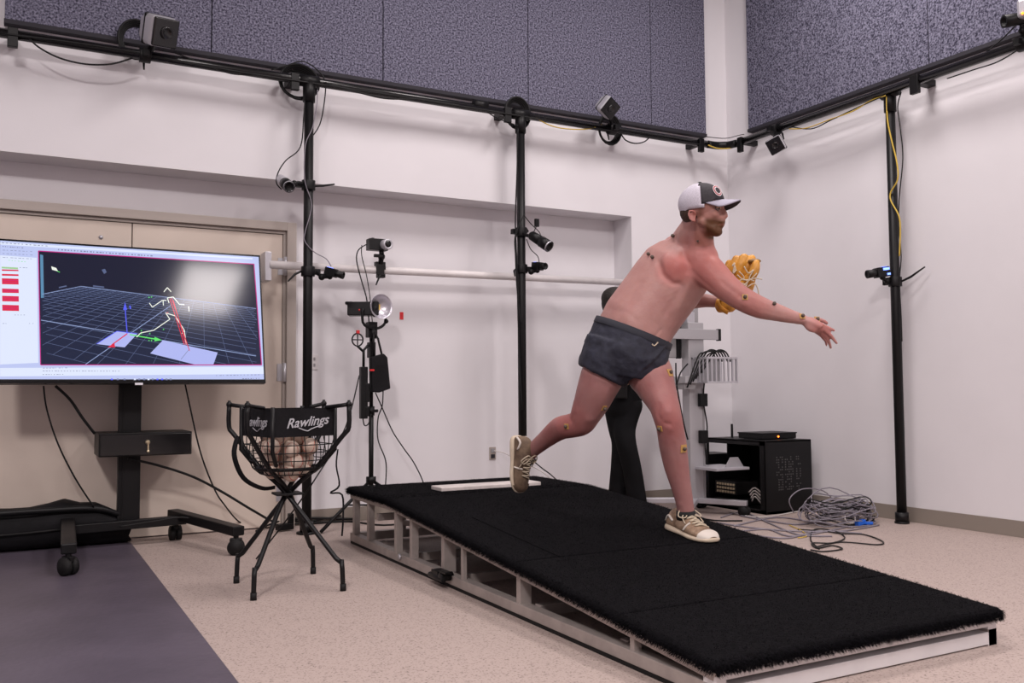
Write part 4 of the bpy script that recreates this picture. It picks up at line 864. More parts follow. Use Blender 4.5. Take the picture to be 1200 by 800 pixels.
RA_ = [(815, 306, 4.08, .082), (832, 319.5, 4.02, .073), (847, 333, 3.98, .063), (862, 345, 3.95, .055), (878, 354.5, 3.94, .052), (893, 361, 3.94, .048), (907, 365, 3.94, .041), (924, 370, 3.94, .032), (940, 374, 3.94, .0235)]
limb(body, RA_)
limb(body, [(798, 303, 4.33, .078), (793, 325, 4.42, .055), (793, 346, 4.47, .045), (808, 352, 4.43, .042), (826, 352, 4.38, .034), (842, 354, 4.33, .027)])
body.ell(S(820, 303, 4.06), (.085, .08, .08), (RT, FW, UP)); body.ell(S(795, 294, 4.25), (.085, .09, .08), (RT, FW, UP))
sbx = nz(RT*.75+UP*.35); body.ell(S(789, 313, 4.075), (.068, .045, .078), (nz(RT*.9+FW*.4), nz(FW*.9-RT*.4), UP))
body.ell(S(806, 320, 4.08), (.07, .07, .06), (nz(RT*.8-UP*.5), FW, nz(UP*.8+RT*.5)))
limb(body, [(800, 293, 4.16, .080), (806, 280, 4.13, .070), (812, 268, 4.06, .060), (817, 256, 4.0, .055)])
limb(body, [(823, 297, 4.06, .058), (821, 281, 4.04, .058), (822, 262, 4.0, .055)])
limb(body, [(812, 298, 4.09, .06), (806, 283, 4.09, .05), (808, 270, 4.05, .045)])
# head
hf = nz(RT*.93-FW*.36-UP*.03); hl = nz(UP.cross(hf)); hu = hf.cross(hl); HC = S(823.5, 246, 3.98)
def Hh(f, l, u): return HC+hf*f+hl*l+hu*u
HX = (hf, hl, hu)
body.ell(Hh(-.006, 0, .028), (.090, .071, .086), HX, nu=24, nv=16)
body.ell(Hh(.026, 0, -.028), (.058, .056, .078), HX, nu=20, nv=14)
body.ell(Hh(.030, 0, -.074), (.050, .047, .038), HX)
body.ell(Hh(.062, 0, -.096), (.028, .030, .023), HX)
for s_ in (-1, 1):
    body.cap(Hh(.072, s_*.036, .017), Hh(.080, s_*.012, .014), .011, .012, 10)
    body.ell(Hh(.052, s_*.038, -.022), (.024, .018, .020), HX)
    body.ell(Hh(.082, s_*.012, -.034), (.013, .009, .009), HX)
    body.tube([Hh(-.030+.015*math.cos(a_)-.006*math.sin(a_), s_*(.078-.004*math.cos(a_)), -.034+.024*math.sin(a_)) for a_ in np.linspace(0.3, 2*PI-.9, 14)], .0050, 8); body.ell(Hh(-.028, s_*.068, -.034), (.014, .008, .022), HX); body.ell(Hh(-.022, s_*.074, -.056), (.008, .006, .008), HX)
    body.cap(Hh(-.0, s_*.052, -.055), Hh(.05, s_*.030, -.088), .016, .015, 10)
body.tube([Hh(.080, 0, .016), Hh(.090, 0, -.004), Hh(.100, 0, -.027)], [.009, .010, .0115], 10); body.ell(Hh(.099, 0, -.028), .012)
body.ell(Hh(.084, 0, -.052), (.016, .026, .012), HX); body.cap(Hh(.090, -.016, -.060), Hh(.090, .016, -.060), .0065, .0065, 8); body.cap(Hh(.087, -.014, -.071), Hh(.087, .014, -.071), .0068, .0068, 8)
# throwing hand: palm, four fingers, thumb
ha = nz(RT*.86-UP*.5); hp_ = nz(UP*.86+RT*.5)
body.tube([S(938, 373.5, 3.94), S(945, 377, 3.94), S(953, 380.5, 3.94), S(961, 383.5, 3.94)], [.024, .030, .034, .030], 14, flat=.6)
body.ell(S(952, 380.5, 3.94), (.05, .020, .031), (ha, FW, hp_)); body.ell(S(950, 384, 3.925), (.03, .014, .018), (ha, FW, hp_))
def finger(pts, r0=.0095, r1=.0075):
    P = [S(*p) for p in pts]; n_ = len(P); R = [r0+(r1-r0)*i/(n_-1) for i in range(n_)]
    body.tube(P, R, 10, spl=3); body.ell(P[-1], R[-1], nu=10, nv=8)
finger([(953, 376, 3.945), (962, 379.5, 3.935), (970, 383.5, 3.93), (977.5, 387, 3.93)], .011)
finger([(955, 380, 3.94), (964, 385, 3.935), (972, 391.5, 3.93), (977, 397.5, 3.935), (980.5, 402, 3.94)], .011)
finger([(955, 384, 3.95), (963, 390, 3.95), (969, 396.5, 3.95), (972, 402, 3.96), (973.5, 407.5, 3.97)], .011)
finger([(952, 386, 3.96), (960, 391, 3.975), (965, 396, 3.985), (968, 400, 3.99), (968.5, 404.5, 3.995)], .0105)
finger([(948, 376, 3.97), (957, 374.5, 3.985), (964, 375.5, 3.99), (969, 378.5, 3.99)], .012, .009)
# gloved hand stub inside the glove (palm and fingers)
body.ell(S(852, 348, 4.32), (.045, .02, .05), (RT, FW, UP))
for k, (px, py) in enumerate(((856, 325), (861, 322), (866, 322), (870, 325))): finger([(851+k*2, 348, 4.32), (853+k*3, 336, 4.31), (px, py, 4.30)], .010, .008)
finger([(855, 352, 4.31), (862, 350, 4.29), (868, 346, 4.28)], .011, .009)
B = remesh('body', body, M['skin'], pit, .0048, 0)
me = B.data; nv_ = len(me.vertices); boff = wloc(B)
cs = np.empty(nv_*3); me.vertices.foreach_get('co', cs); cs = cs.reshape(-1, 3)+np.array(boff)
ed = np.empty(len(me.edges)*2, dtype=np.int32); me.edges.foreach_get('vertices', ed); ed = ed.reshape(-1, 2)
deg = np.bincount(ed.ravel(), minlength=nv_).astype(float)[:, None]
dh = np.linalg.norm(cs-np.array(HC), axis=1); dg = np.linalg.norm(cs-np.array(S(965, 388, 3.94)), axis=1)
wt = np.where(dh < .105, .10, np.where(dh < .14, .10+(dh-.105)/.035*.45, .55)); wt = np.where(dg < .12, .22, wt)[:, None]
def relax(it, w_):
    global cs
    for _ in range(it):
        acc = np.zeros_like(cs)
        for k in range(3): acc[:, k] = np.bincount(ed[:, 0], cs[ed[:, 1], k], nv_)+np.bincount(ed[:, 1], cs[ed[:, 0], k], nv_)
        cs = cs+(acc/deg-cs)*w_
def push():
    me.vertices.foreach_set('co', (cs-np.array(boff)).ravel()); me.update()
def tree():
    bm = bmesh.new(); bm.from_mesh(me); t_ = BVHTree.FromBMesh(bm); bm.free(); return t_
relax(14, wt); push(); bvh = tree()
def on_body(px, py):
    h_ = bvh.ray_cast(CP-boff, ray(px, py).normalized())
    return (h_[0]+boff, h_[1]) if h_[0] else (None, None)
nrm = np.empty(nv_*3); me.vertices.foreach_get('normal', nrm); nrm = nrm.reshape(-1, 3)
def sculpt(p, r_, amt):
    d = np.linalg.norm(cs-np.array(p), axis=1); q = np.exp(-(d/r_)**2)*(d < r_*2.6); cs[:] = cs+nrm*(q*amt)[:, None]
def stroke(P, r_, amt):
    for a, b in zip(P[:-1], P[1:]):
        n_ = max(1, int(math.hypot(b[0]-a[0], b[1]-a[1])/3.0))
        for k in range(n_):
            t_ = k/n_; p, _ = on_body(a[0]+(b[0]-a[0])*t_, a[1]+(b[1]-a[1])*t_)
            if p: sculpt(p, r_, amt)
# muscles, folds and bony landmarks on the side turned to the camera
sculpt(on_body(790, 311)[0], .05, .010); stroke([(772, 306), (777, 322), (788, 332), (800, 333)], .013, -.0045); stroke([(800, 296), (806, 308), (804, 322)], .012, -.0035)
stroke([(812, 322), (802, 345), (790, 368)], .022, .0022); stroke([(800, 334), (790, 352), (776, 372)], .014, -.0016)
for k in range(4): stroke([(770+k*7, 360-k*9), (792+k*5, 350-k*8)], .008, -.0007)
stroke([(764, 396), (770, 392), (776, 384)], .008, -.0035); sculpt(on_body(735, 372)[0], .05, .006); stroke([(712, 362), (735, 366), (750, 378)], .012, -.0010)
stroke([(752, 330), (735, 355), (722, 372)], .016, -.0014)
stroke([(812, 318), (824, 330), (838, 341)], .011, -.0022); sculpt(on_body(832, 306)[0], .04, .004); stroke([(838, 306), (850, 324), (866, 340)], .014, .0012); stroke([(845, 330), (858, 340), (868, 346)], .010, -.0014)
sculpt(on_body(868, 347)[0], .011, -.005); sculpt(on_body(872, 356)[0], .018, .004); stroke([(880, 347), (895, 353), (910, 360)], .014, .0012); stroke([(885, 362), (905, 366), (925, 371)], .008, -.0010)
stroke([(811, 264), (818, 275), (828, 288)], .009, .0012); stroke([(806, 268), (812, 280), (820, 290)], .010, -.0012); stroke([(805, 290), (820, 296), (832, 298)], .008, .0010)
sculpt(on_body(783, 480)[0], .024, .005); stroke([(773, 474), (771, 486), (776, 494)], .010, -.002); stroke([(779, 496), (788, 497)], .009, -.003); sculpt(on_body(770, 466)[0], .028, .005); sculpt(on_body(786, 503)[0], .014, .003)
stroke([(792, 515), (798, 545), (803, 575)], .010, .0008); stroke([(781, 515), (788, 545)], .016, .0008); sculpt(on_body(797, 591)[0], .012, .003) if on_body(797, 591)[0] else None
stroke([(690, 440), (683, 462), (676, 480)], .014, -.0012); sculpt(on_body(690, 492)[0], .024, .005); stroke([(672, 486), (668, 497)], .010, -.003); sculpt(on_body(652, 500)[0], .03, .004); stroke([(712, 455), (703, 478)], .016, .0012)
for s_ in (-1, 1):
    sculpt(Hh(.080, s_*.031, .000), .013, -.0075); sculpt(Hh(.062, s_*.048, -.026), .016, .003); sculpt(Hh(.060, s_*.040, -.058), .014, -.003); sculpt(Hh(.086, s_*.020, -.046), .006, -.002); sculpt(Hh(.05, s_*.055, .02), .016, -.003)
    sculpt(Hh(-.026, s_*.078, -.030), .009, -.009)
sculpt(Hh(.088, 0, -.082), .009, -.003); sculpt(Hh(.092, 0, .006), .007, -.003)
relax(2, .25*wt/.55); push()
tone = np.tile(np.array([.425, .225, .205]), (nv_, 1))
def blend(c, r_, colr, k=.6, ax_=None):
    d = cs-np.array(c); q = np.clip(1-(np.linalg.norm(d, axis=1)/r_)**2, 0, 1)[:, None]*k
    tone[:] = tone*(1-q)+np.array(colr)*q
red_ = (.42, .115, .10)
for p, r_, k in (((789, 313, 4.0), .10, .75), ((833, 310, 3.95), .16, .45), ((845, 335, 3.92), .14, .35), ((784, 487, 3.94), .11, .45), ((787, 505, 3.95), .1, .25), ((668, 490, 4.2), .12, .5), ((880, 355, 3.9), .11, .4), ((965, 388, 3.94), .09, .5), ((797, 555, 3.98), .13, .15), ((823, 300, 4.0), .14, .4), ((650, 505, 4.3), .14, .35), ((770, 440, 4.0), .15, .25)): blend(S(*p), r_, red_, k)
blend(S(751, 399, 4.04), .03, (.4, .22, .15), .3)
loc = cs-np.array(HC); fl = loc@np.array(hf); ll_ = loc@np.array(hl); ul = loc@np.array(hu)
head = (np.linalg.norm(loc, axis=1) < .16) & (ul < .13)
face = head & (fl > -.03); tone[face] = tone[face]*.5+np.array([.33, .14, .10])*.5
jaw = np.clip((-.034-ul-.10*np.clip(fl-.055, 0, 1))/.018, 0, 1)*np.clip((fl-.0)/.03, 0, 1)*np.clip((ul+.13)/.012, 0, 1)*head
lipz = np.clip(1-np.abs(ul+.066)/.009, 0, 1)*np.clip(1-np.abs(ll_)/.024, 0, 1)*(fl > .07)
must = np.clip(1-np.abs(ul+.051)/.008, 0, 1)*(fl > .075)*np.clip(1-np.abs(ll_)/.034, 0, 1)*head
side_ = np.clip(1-np.abs(fl-.0)/.022, 0, 1)*(np.abs(ll_) > .045)*np.clip((.03-ul)/.03, 0, 1)*(ul > -.07)*head*.55
bd = np.clip(np.maximum.reduce([jaw*1.0, must*1.0, side_]), 0, 1)[:, None]
tone = tone*(1-bd)+np.array([.095, .036, .013])*bd
tone = tone*(1-lipz[:, None]*.8)+np.array([.42, .14, .12])*lipz[:, None]*.8
brow = (np.clip(1-np.abs(ul-.019)/.006, 0, 1)*(fl > .06)*(np.abs(ll_) > .012)*(np.abs(ll_) < .045)*.7)[:, None]*head[:, None]
tone = tone*(1-brow)+np.array([.15, .07, .04])*brow
from mathutils import noise as mn
lowz = np.clip((S(740, 425, 4.2).z-cs[:, 2])/.06, 0, 1)[:, None]*(np.linalg.norm(cs-np.array(S(960, 385, 3.94)), axis=1) > .6)[:, None]; tone = tone*(1-lowz*np.array([.22, .30, .27]))  # legs ruddier, and darkened with painted shade from the overhead light
mot = np.array([mn.noise(Vector(c_)*14)*.5+mn.noise(Vector(c_)*45)*.3 for c_ in cs.tolist()])[:, None]
tone = tone*(1+mot*np.array([.10, .22, .20]))
ear = (head & (np.abs(ll_) > .066) & (fl < -.012))[:, None]; tone = tone*(1-.5*ear)+np.array([.34, .10, .08])*.5*ear
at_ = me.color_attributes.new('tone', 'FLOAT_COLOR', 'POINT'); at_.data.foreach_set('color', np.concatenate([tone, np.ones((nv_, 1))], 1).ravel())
bvh = tree()
for s_ in (-1, 1):
    e_ = obj('eye', MB().ell(Hh(.064, s_*.030, .001), .0135, nu=14, nv=10), M['eye'], pit)
    obj('iris', MB().ell(Hh(.0765, s_*.0325-.002, .001), (.003, .006, .006), HX, nu=12, nv=8), M['iris'], e_)
    obj('eyelid', MB().tube([Hh(.066, s_*.046, .003), Hh(.079, s_*.031, .0075), Hh(.078, s_*.017, .003)], .0036, 8, spl=4), M['skinl'], e_)
hb = MB(); hb.ell(Hh(-.040, 0, -.008), (.060, .063, .056), HX, nu=20, nv=14); hb.ell(Hh(-.012, 0, .03), (.089, .074, .05), HX)
remesh('hair', hb, M['hairb'], pit, .006, 2)
# cap
tilt = nz(hu+hf*-.10); tf = nz(hf-tilt*hf.dot(tilt)); CX = (tf, hl, tilt); cc0 = Hh(-.008, 0, .030)
capo = thing('cap_group', '', '', cc0); COL.objects.unlink(capo); bpy.data.objects.remove(capo)
def dome(fsel, R=(.100, .080, .088), nu=48, nv=12, low=-.54, thick=.004):
    m_ = MB(); 
    def pt(i, j, g):
        v = low+(PI/2-low)*i/nv; a = 2*PI*j/nu; lw = .0
        return cc0+tf*((R[0]-g)*math.cos(v)*math.cos(a))+hl*((R[1]-g)*math.cos(v)*math.sin(a))+tilt*((R[2]-g)*math.sin(v)*(1 if v > 0 else 1))
    for i in range(nv):
        for j in range(nu):
            am = 2*PI*(j+.5)/nu; vm = low+(PI/2-low)*(i+.5)/nv; ff = math.cos(vm)*math.cos(am)
            front = math.cos(am) > .02+.16*max(0, 1-vm/1.2)
            if front and vm < .05-.26*math.sin(am)**2: continue
            if not front and vm < -.20-.16*(1-math.cos(am)): continue
            if front != fsel: continue
            m_.add([pt(i, j, 0), pt(i, j+1, 0), pt(i+1, j+1, 0), pt(i+1, j, 0)], [(0, 1, 2, 3)], 0, True)
    bm_ = bmesh.new(); vs_ = [bm_.verts.new(v) for v in m_.v]; [bm_.faces.new([vs_[i] for i in f]) for f in m_.f]; bmesh.ops.remove_doubles(bm_, verts=bm_.verts, dist=.0004)
    bm_.verts.index_update(); m_.v = [v.co.copy() for v in bm_.verts]; m_.f = [[v.index for v in f.verts] for f in bm_.faces]; m_.m = [0]*len(m_.f); m_.sm = [True]*len(m_.f); bm_.free()
    return m_
cf = obj('cap_crown', dome(True), M['capd'], pit); cf['label'] = 'charcoal front panels of the cap'
s2 = cf.modifiers.new('s', 'SOLIDIFY'); s2.thickness = .004; s2.offset = -1
cbk = obj('cap_mesh', dome(False), M['capw'], pit); cbk['label'] = 'white mesh back of the cap'
s2 = cbk.modifiers.new('s', 'SOLIDIFY'); s2.thickness = .004; s2.offset = -1
obj('cap_button', MB().ell(cc0+tilt*.089, (.009, .009, .005), CX), M['capd'], cf)
br = MB(); tp_, bt_ = [], []
nu_, nr = 20, 8
g = []
for i in range(nr+1):
    row = []
    for j in range(nu_+1):
        a = -1.25+2.5*j/nu_; q = i/nr
        rad_in = Vector((.098*math.cos(a), .079*math.sin(a), .006)); ex_ = (.072*math.cos(a*.72)**.6) if math.cos(a*.72) > 0 else 0
        x_ = rad_in.x+ex_*q; y_ = rad_in.y*(1-.02*q)
        row.append(cc0+tf*x_+hl*y_+tilt*(.004-.020*q*math.cos(a)-.62*y_*y_/.079*(0.35+.65*q)+.010*q))
    g.append(row)
br.rings([list(r_) for r_ in g], cap=False, closed=False)
bo_ = obj('cap_brim', br, [M['capg'], M['capd']], pit); bo_['label'] = 'grey topped curved brim'
s2 = bo_.modifiers.new('s', 'SOLIDIFY'); s2.thickness = .005; s2.offset = -1; s2.material_offset = 1
# badge on the crown
ba_ = math.radians(-31); bn = nz(tf*math.cos(ba_)*.95+hl*math.sin(ba_)*1.1+tilt*.42); bp0 = cc0+tf*(.100*math.cos(.45)*math.cos(ba_))+hl*(.080*math.cos(.45)*math.sin(ba_))+tilt*(.088*math.sin(.45))
by_ = nz(tilt-bn*tilt.dot(bn)); bx_ = by_.cross(bn)
def disc(r_, z, w_=None, n_=24):
    m_ = MB(); o_ = [bp0+bn*z+bx_*(r_*math.cos(2*PI*k/n_))+by_*(r_*1.15*math.sin(2*PI*k/n_)) for k in range(n_)]
    m_.prism(o_, bn*.0012); return m_
bg = obj('cap_badge', disc(.0235, .0005), M['badge'], cf)
obj('badge_ring', disc(.0205, .0018), M['badger'], bg); obj('badge_centre', disc(.0165, .0032), M['badge'], bg); obj('badge_disc', disc(.0125, .0046), M['capd'], bg)
# markers
def marker(px, py, sq=False, r_=.0085, tape=True):
    p, n_ = on_body(px, py)
    if p is None: return
    f_, r1, u1 = frame(n_, UP)
    m0 = obj('motion_marker', MB().ell(p+n_*(r_*.9), r_, nu=12, nv=8).cyl(p, p+n_*.004, r_*.7, 10), M['marker'], pit)
    if tape: obj('tape', MB().box(p+n_*.0008, (.003, .034 if sq else .024, .034 if sq else .024), (f_, r1, u1)), M['tape'], m0)
for a in ((785, 272), (790, 276.5), (761, 298.5), (765.5, 302), (873, 348), (906.5, 356.5), (940, 370.5), (957.5, 374)): marker(*a, tape=a[0] > 800 and a[0] != 906.5)
for a in ((785, 436.5), (801, 525.5)): marker(*a, sq=True)
for a in ((773.5, 502), (664, 499.5), (740, 398), (655, 519), (708, 478)): marker(*a, tape=True)
marker(818, 282, r_=.005, tape=False)
# shorts
sh_ = MB(); sh_.rings([trunk_ring(727, 439, 4.19, .15, .98, .14, .11, .016)]+[trunk_ring(*t_, g=.021, pw=.85) for t_ in TR[1:3]]+[trunk_ring(741, 391.5, 4.2, .37, .93, .178, .160, .010)])
hemx = nz(RT*.89-UP*.45); 
def zr(c, a1, r1, r2, n_=28): a2 = FW; return ring_(c, a1, nz(a2), r1, r2, n_)
sh_.rings([zr(S(722, 402, 4.17), nz(RT*.95-UP*.3), .135, .14), zr(S(714, 422, 4.17), nz(RT*.93-UP*.36), .132, .138), zr(S(705, 440, 4.18), hemx, .117, .128)])
sh_.rings([zr(S(738, 404, 4.2), nz(RT*.9+UP*.1), .15, .165), zr(S(746, 414, 4.19), nz(RT*.8+UP*.45), .155, .16), zr(S(755.5, 425, 4.16), nz(RT*.74+UP*.67), .150, .15)])
SHO = remesh('shorts', sh_, M['navy'], pit, .0065, 3, .5)
# fabric folds: displace gently
tx = bpy.data.textures.new('folds', 'CLOUDS'); tx.noise_scale = .07
dm = SHO.modifiers.new('d', 'DISPLACE'); dm.texture = tx; dm.strength = .016; dm.mid_level = .35; dm.texture_coords = 'LOCAL'
wbn = MB(); wbn.rings([trunk_ring(740.2, 393.6, 4.2, .37, .93, .178, .160, .0165), trunk_ring(743.0, 386.5, 4.2, .37, .93, .178, .160, .0145), trunk_ring(743.0, 386.5, 4.2, .37, .93, .178, .160, .006), trunk_ring(740.2, 393.6, 4.2, .37, .93, .178, .160, .006), trunk_ring(740.2, 393.6, 4.2, .37, .93, .178, .160, .0165)], cap=False)
obj('waistband', wbn, M['navyd'], SHO)
p_, n_ = S(770, 404, 4.0), None
obj('drawstring', MB().tube([S(771, 401, 4.03), S(767, 405, 4.02), S(764, 403, 4.02)], .003, 6, spl=3), M['lace'], SHO)
# shoes
def make_shoe(hb_, f_, u_, L=.29, wd=1.0, mu='shoe', mt='shoew'):
    f_ = nz(f_); u_ = nz(Vector(u_)-f_*Vector(u_).dot(f_)); r_ = f_.cross(u_)
    K = [(0, .022, .055), (.03, .032, .085), (.10, .038, .104), (.2, .040, .108), (.32, .042, .100), (.45, .045, .085), (.6, .050, .069), (.75, .052, .058), (.88, .047, .049), (.96, .034, .040), (1, .016, .026)]
    up = MB(); rs = []
    for s_, w_, h_ in K:
        c = hb_+f_*(L*s_); r = []
        for k in range(20):
            a = PI*k/19; r.append(c+r_*(w_*wd*math.cos(a)*(1 if math.sin(a) < .5 else .92))+u_*(.018+(h_-.018)*math.sin(a)**.75))
        rs.append(r)
    up.rings(rs, closed=True)
    so = MB(); rs = []
    for s_, w_, h_ in [(-.02, .016, 0)]+K[1:-1]+[(1.015, .016, 0)]:
        c = hb_+f_*(L*s_); ww = (w_+.007)*wd*(.9 if .35 < s_ < .5 else 1); tt = .006*max(0, (s_-.75)/.25)**2; t0 = .034 if s_ < .4 else .028
        rs.append([c+r_*ww*.93+u_*tt, c+r_*ww+u_*(tt+.01), c+r_*ww*.97+u_*t0, c-r_*ww*.97+u_*t0, c-r_*ww+u_*(tt+.01), c-r_*ww*.93+u_*tt])
    so.rings(rs)
    sho = obj('shoe', up, M[mu], pit)
    s3 = sho.modifiers.new('s', 'SUBSURF'); s3.levels = 1; s3.render_levels = 1
    so_ = obj('sole', so, M['sole'], sho); so_.modifiers.new('s', 'SUBSURF').render_levels = 2
    def top(s_):
        for i in range(len(K)-1):
            if K[i][0] <= s_ <= K[i+1][0]: q = (s_-K[i][0])/(K[i+1][0]-K[i][0]); return K[i][1]*(1-q)+K[i+1][1]*q, K[i][2]*(1-q)+K[i+1][2]*q
    def sp(s_, a, g=.002):
        w_, h_ = top(s_); return hb_+f_*(L*s_)+r_*((w_*wd+g)*math.cos(a)*(1 if math.sin(a) < .5 else .94))+u_*(.018+(h_+g-.018)*math.sin(a)**.75)
    toe = MB(); toe.rings([[sp(s_, PI*k/12, .0035) for k in range(13)] for s_ in (.86, .90, .94, .97, .995)], closed=False, cap=False)
    obj('toe_cap', toe, M[mt], sho)
    la = MB()
    for q in (.42, .49, .56, .63, .70):
        la.tube([sp(q, 1.05, .003), sp(q+.01, PI/2, .008), sp(q, 2.1, .003)], .0035, 6, spl=3); la.tube([sp(q, 1.05, .003), sp(q+.04, PI/2, .007), sp(q+.07, 2.1, .003)], .003, 6, spl=3)
    for sg in (-1, 1): la.tube([sp(.40, PI/2, .008), sp(.36, PI/2-.5*sg, .022), sp(.44, PI/2-.9*sg, .03), sp(.50, PI/2-.6*sg, .014), sp(.40, PI/2, .010)], .003, 6, spl=4); la.tube([sp(.40, PI/2, .008), sp(.45, PI/2-.7*sg, .016), sp(.56, PI/2-.95*sg, .010)], .0028, 6, spl=4)
    obj('laces', la, M['lace'], sho)
    for sg in (0, PI):
        for q in (.54,): obj('side_stripe', MB().tube([sp(q, abs(sg-.15), .002), sp(q+.03, abs(sg-.55), .0025), sp(q+.05, abs(sg-1.0), .002)], .0045, 6, spl=3), M['shoew'], sho)
        obj('heel_band', MB().tube([sp(.02, abs(sg-.3), .002), sp(.12, abs(sg-.5), .003), sp(.24, abs(sg-.3), .002)], .006, 6, spl=3), M['shoew'], sho)
    return f_, r_, u_
a0, a1 = S(786, 619, 4.13), S(836, 637.5, 3.855)
fr_ = make_shoe(a0, a1-a0, (0, 0, 1), (a1-a0).length, 1.12)
obj('sock', MB().tube([S(804, 608, 4.03), S(803.5, 598, 4.03)], [.044, .0415], 18), M['sock'], pit)
b0_, b1_ = S(603, 511, 4.53), S(606.5, 577, 4.50)
make_shoe(b0_, b1_-b0_, RT*.74-FW*.67, .275, 1.05, 'shoed', 'shoed')
obj('sock', MB().tube([S(615, 538, 4.52), S(621.5, 532, 4.515)], [.044, .041], 18), M['sock'], pit)

# ------------------------------------------------------------------ glove
gl = thing('baseball_glove', 'tan leather baseball glove with cream laces worn on the far hand', 'glove', S(865, 365, 4.25))
gm = MB()
def st2(pts, R):
    P = [S(*p) for p in pts]; gm.tube(P, R, 12, spl=3); gm.ell(P[0], R[0], nu=12, nv=8); gm.ell(P[-1], R[-1], nu=12, nv=8)
heel = (853, 352)
for k, (mx2, my2, tx2, ty2, z2, rr2) in enumerate(((852, 325, 855, 309, 4.25, .026), (859, 319, 863, 304, 4.22, .027), (866, 317, 872, 302, 4.20, .027), (873, 318, 881, 303, 4.20, .025))):
    st2([(852+k*3, 346, 4.28), (mx2, my2, z2+.01), (tx2, ty2, z2+.01)], [.030, rr2, rr2*.78])
st2([(862, 348, 4.25), (873, 333, 4.17), (884, 318, 4.14), (886, 308, 4.15)], [.03, .026, .022, .018])
st2([(846, 358, 4.30), (856, 356, 4.27), (866, 350, 4.24)], [.034, .036, .03])
st2([(844, 361, 4.29), (856, 360, 4.25)], [.022, .024])
gm.ell(S(866, 327, 4.235), (.078, .034, .098), (RT, FW, UP))
GO = remesh('shell', gm, M['glove'], gl, .005, 5, .5)
gw = MB(); gw.prism([S(881, 304, 4.17), S(889.5, 303, 4.17), S(891, 310, 4.16), S(884, 334, 4.15), S(875, 338, 4.15)], FW*.02)
obj('web', gw, M['glove'], gl, .004)
obj('inner_lining', MB().ell(S(884, 306, 4.17), (.03, .03, .012), (RT, FW, UP)), M['gloved'], gl)
gla = MB()
for P in (((866, 318), (872, 325), (866, 330), (874, 334), (870, 340)), ((872, 312), (877, 320), (883, 316), (878, 326), (884, 329)), ((864, 322), (872, 328), (884, 326), (893, 327)), ((876, 336), (884, 332), (888, 338), (889, 345)), ((868, 339), (875, 331), (881, 326), (887, 320)), ((858, 312), (861, 308), (859, 320), (863, 316)), ((872, 340), (876, 330), (871, 327))):
    gla.tube([S(x, y, 4.115) for x, y in P], .0028, 6, spl=4)
obj('lacing', gla, M['lace'], gl)
obj('stamped_mark', MB().tube([S(859, 309, 4.188), S(861.5, 314, 4.186), S(860, 320, 4.188)], .005, 6, spl=3), M['lace'], gl)
obj('wrist_strap', MB().tube([S(846, 348, 4.29), S(841, 353, 4.27), S(845, 361, 4.26), S(853, 366, 4.24)], .012, 8, spl=4, flat=.5), M['glove'], gl)

# ------------------------------------------------------------------ second person behind
as_ = thing('person', 'dark-haired person in black standing by the cart, mostly hidden by the pitcher', 'person', (S(735, 600, 6.2).x, S(735, 600, 6.2).y, 0))
sk = MB(); T2 = lambda px, py, z: S(px, py, z)
def l2(mb, pts, n_=16):
    P = [S(*p[:3]) for p in pts]; mb.tube(P, [p[3] for p in pts], n_, spl=3); mb.ell(P[0], pts[0][3], nu=n_); mb.ell(P[-1], pts[-1][3], nu=n_)
l2(sk, [(727, 380, 6.2, .055), (723, 368, 6.17, .05)]); hc = S(722, 357, 6.14)
hx2 = (nz(RT*.9-FW*.4), nz(UP.cross(nz(RT*.9-FW*.4))), UP)
sk.ell(hc+UP*.02, (.085, .07, .09), hx2); sk.ell(hc+hx2[0]*.025-UP*.04, (.06, .052, .07), hx2); sk.ell(hc+hx2[0]*.09-UP*.02, (.018, .012, .02), hx2); sk.ell(hc-hx2[1]*.07-UP*.01, (.015, .01, .028), hx2)
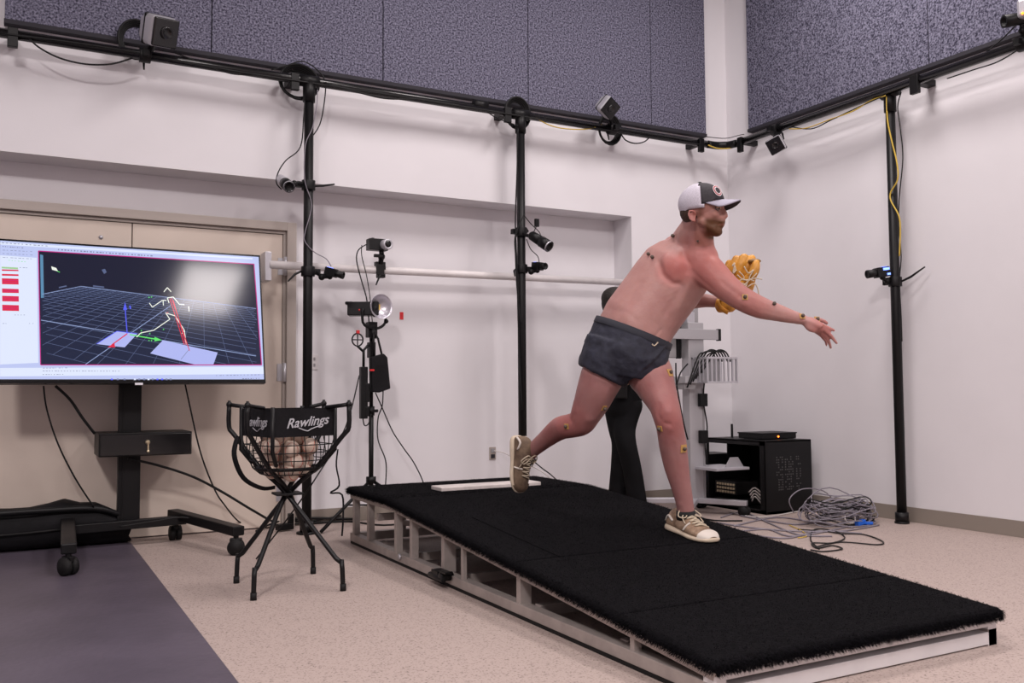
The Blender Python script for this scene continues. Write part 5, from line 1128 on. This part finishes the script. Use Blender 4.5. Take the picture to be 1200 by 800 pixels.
l2(sk, [(743, 392, 6.1, .045), (744, 412, 6.08, .042), (741, 428, 6.05, .033), (737, 436, 6.02, .026)]); sk.ell(S(735, 442, 6.0), (.035, .02, .045), (RT, FW, UP))
for k in range(4): sk.cap(S(732+k*2, 445, 6.0), S(731+k*2, 451-abs(k-1.4)*.8, 6.0), .009, .0075, 8)
sk.cap(S(731, 440, 5.99), S(728, 446, 5.99), .010, .008, 8)
l2(sk, [(728, 380, 6.2, .06), (732, 430, 6.2, .1), (733, 465, 6.2, .1)])
for p in (((725, 475, 6.2, .05), (726, 520, 6.21, .035), (723, 592, 6.25, .035)), ((737, 475, 6.18, .05), (734, 520, 6.13, .035), (747, 594, 6.14, .035))): l2(sk, p)
remesh('body', sk, M['skin2'], as_, .008, 3)
hr = MB(); hr.ell(hc+UP*.045-hx2[0]*.012, (.092, .077, .078), hx2); hr.ell(hc-hx2[0]*.045+UP*.01, (.055, .07, .08), hx2)
remesh('hair', hr, M['hair'], as_, .007, 2)
tsh = MB(); l2(tsh, [(728, 384, 6.2, .09), (731, 410, 6.2, .125), (733, 440, 6.2, .12), (734, 462, 6.2, .115)]); l2(tsh, [(716, 392, 6.25, .065), (714, 415, 6.3, .055)]); l2(tsh, [(744, 392, 6.12, .065), (751, 412, 6.07, .056)])
remesh('shirt', tsh, M['dark'], as_, .01, 4)
tr = MB(); l2(tr, [(731, 462, 6.2, .115), (730, 474, 6.2, .118)]); l2(tr, [(722, 475, 6.22, .088), (725, 500, 6.22, .075), (728, 520, 6.2, .066), (726, 550, 6.22, .062), (723, 588, 6.25, .065)]); l2(tr, [(738, 475, 6.18, .088), (732, 500, 6.16, .078), (734, 520, 6.12, .068), (741, 550, 6.12, .064), (747, 590, 6.14, .066)])
remesh('trousers', tr, M['dark'], as_, .01, 4)
obj('belt_phone', MB().box(S(728, 456, 6.05), (.08, .02, .12), (RT, FW, UP)), M['blackp'], as_, .006)
for px, z in ((722, 6.22), (749, 6.1)):
    q = S(px, 598, z); q.z = 0; obj('shoe', MB().ell(q+Vector((.01, -.04, .035)), (.05, .13, .045)).mm(q+Vector((-.045, -.16, 0)), q+Vector((.06, .07, .02))), M['rubber'], as_)
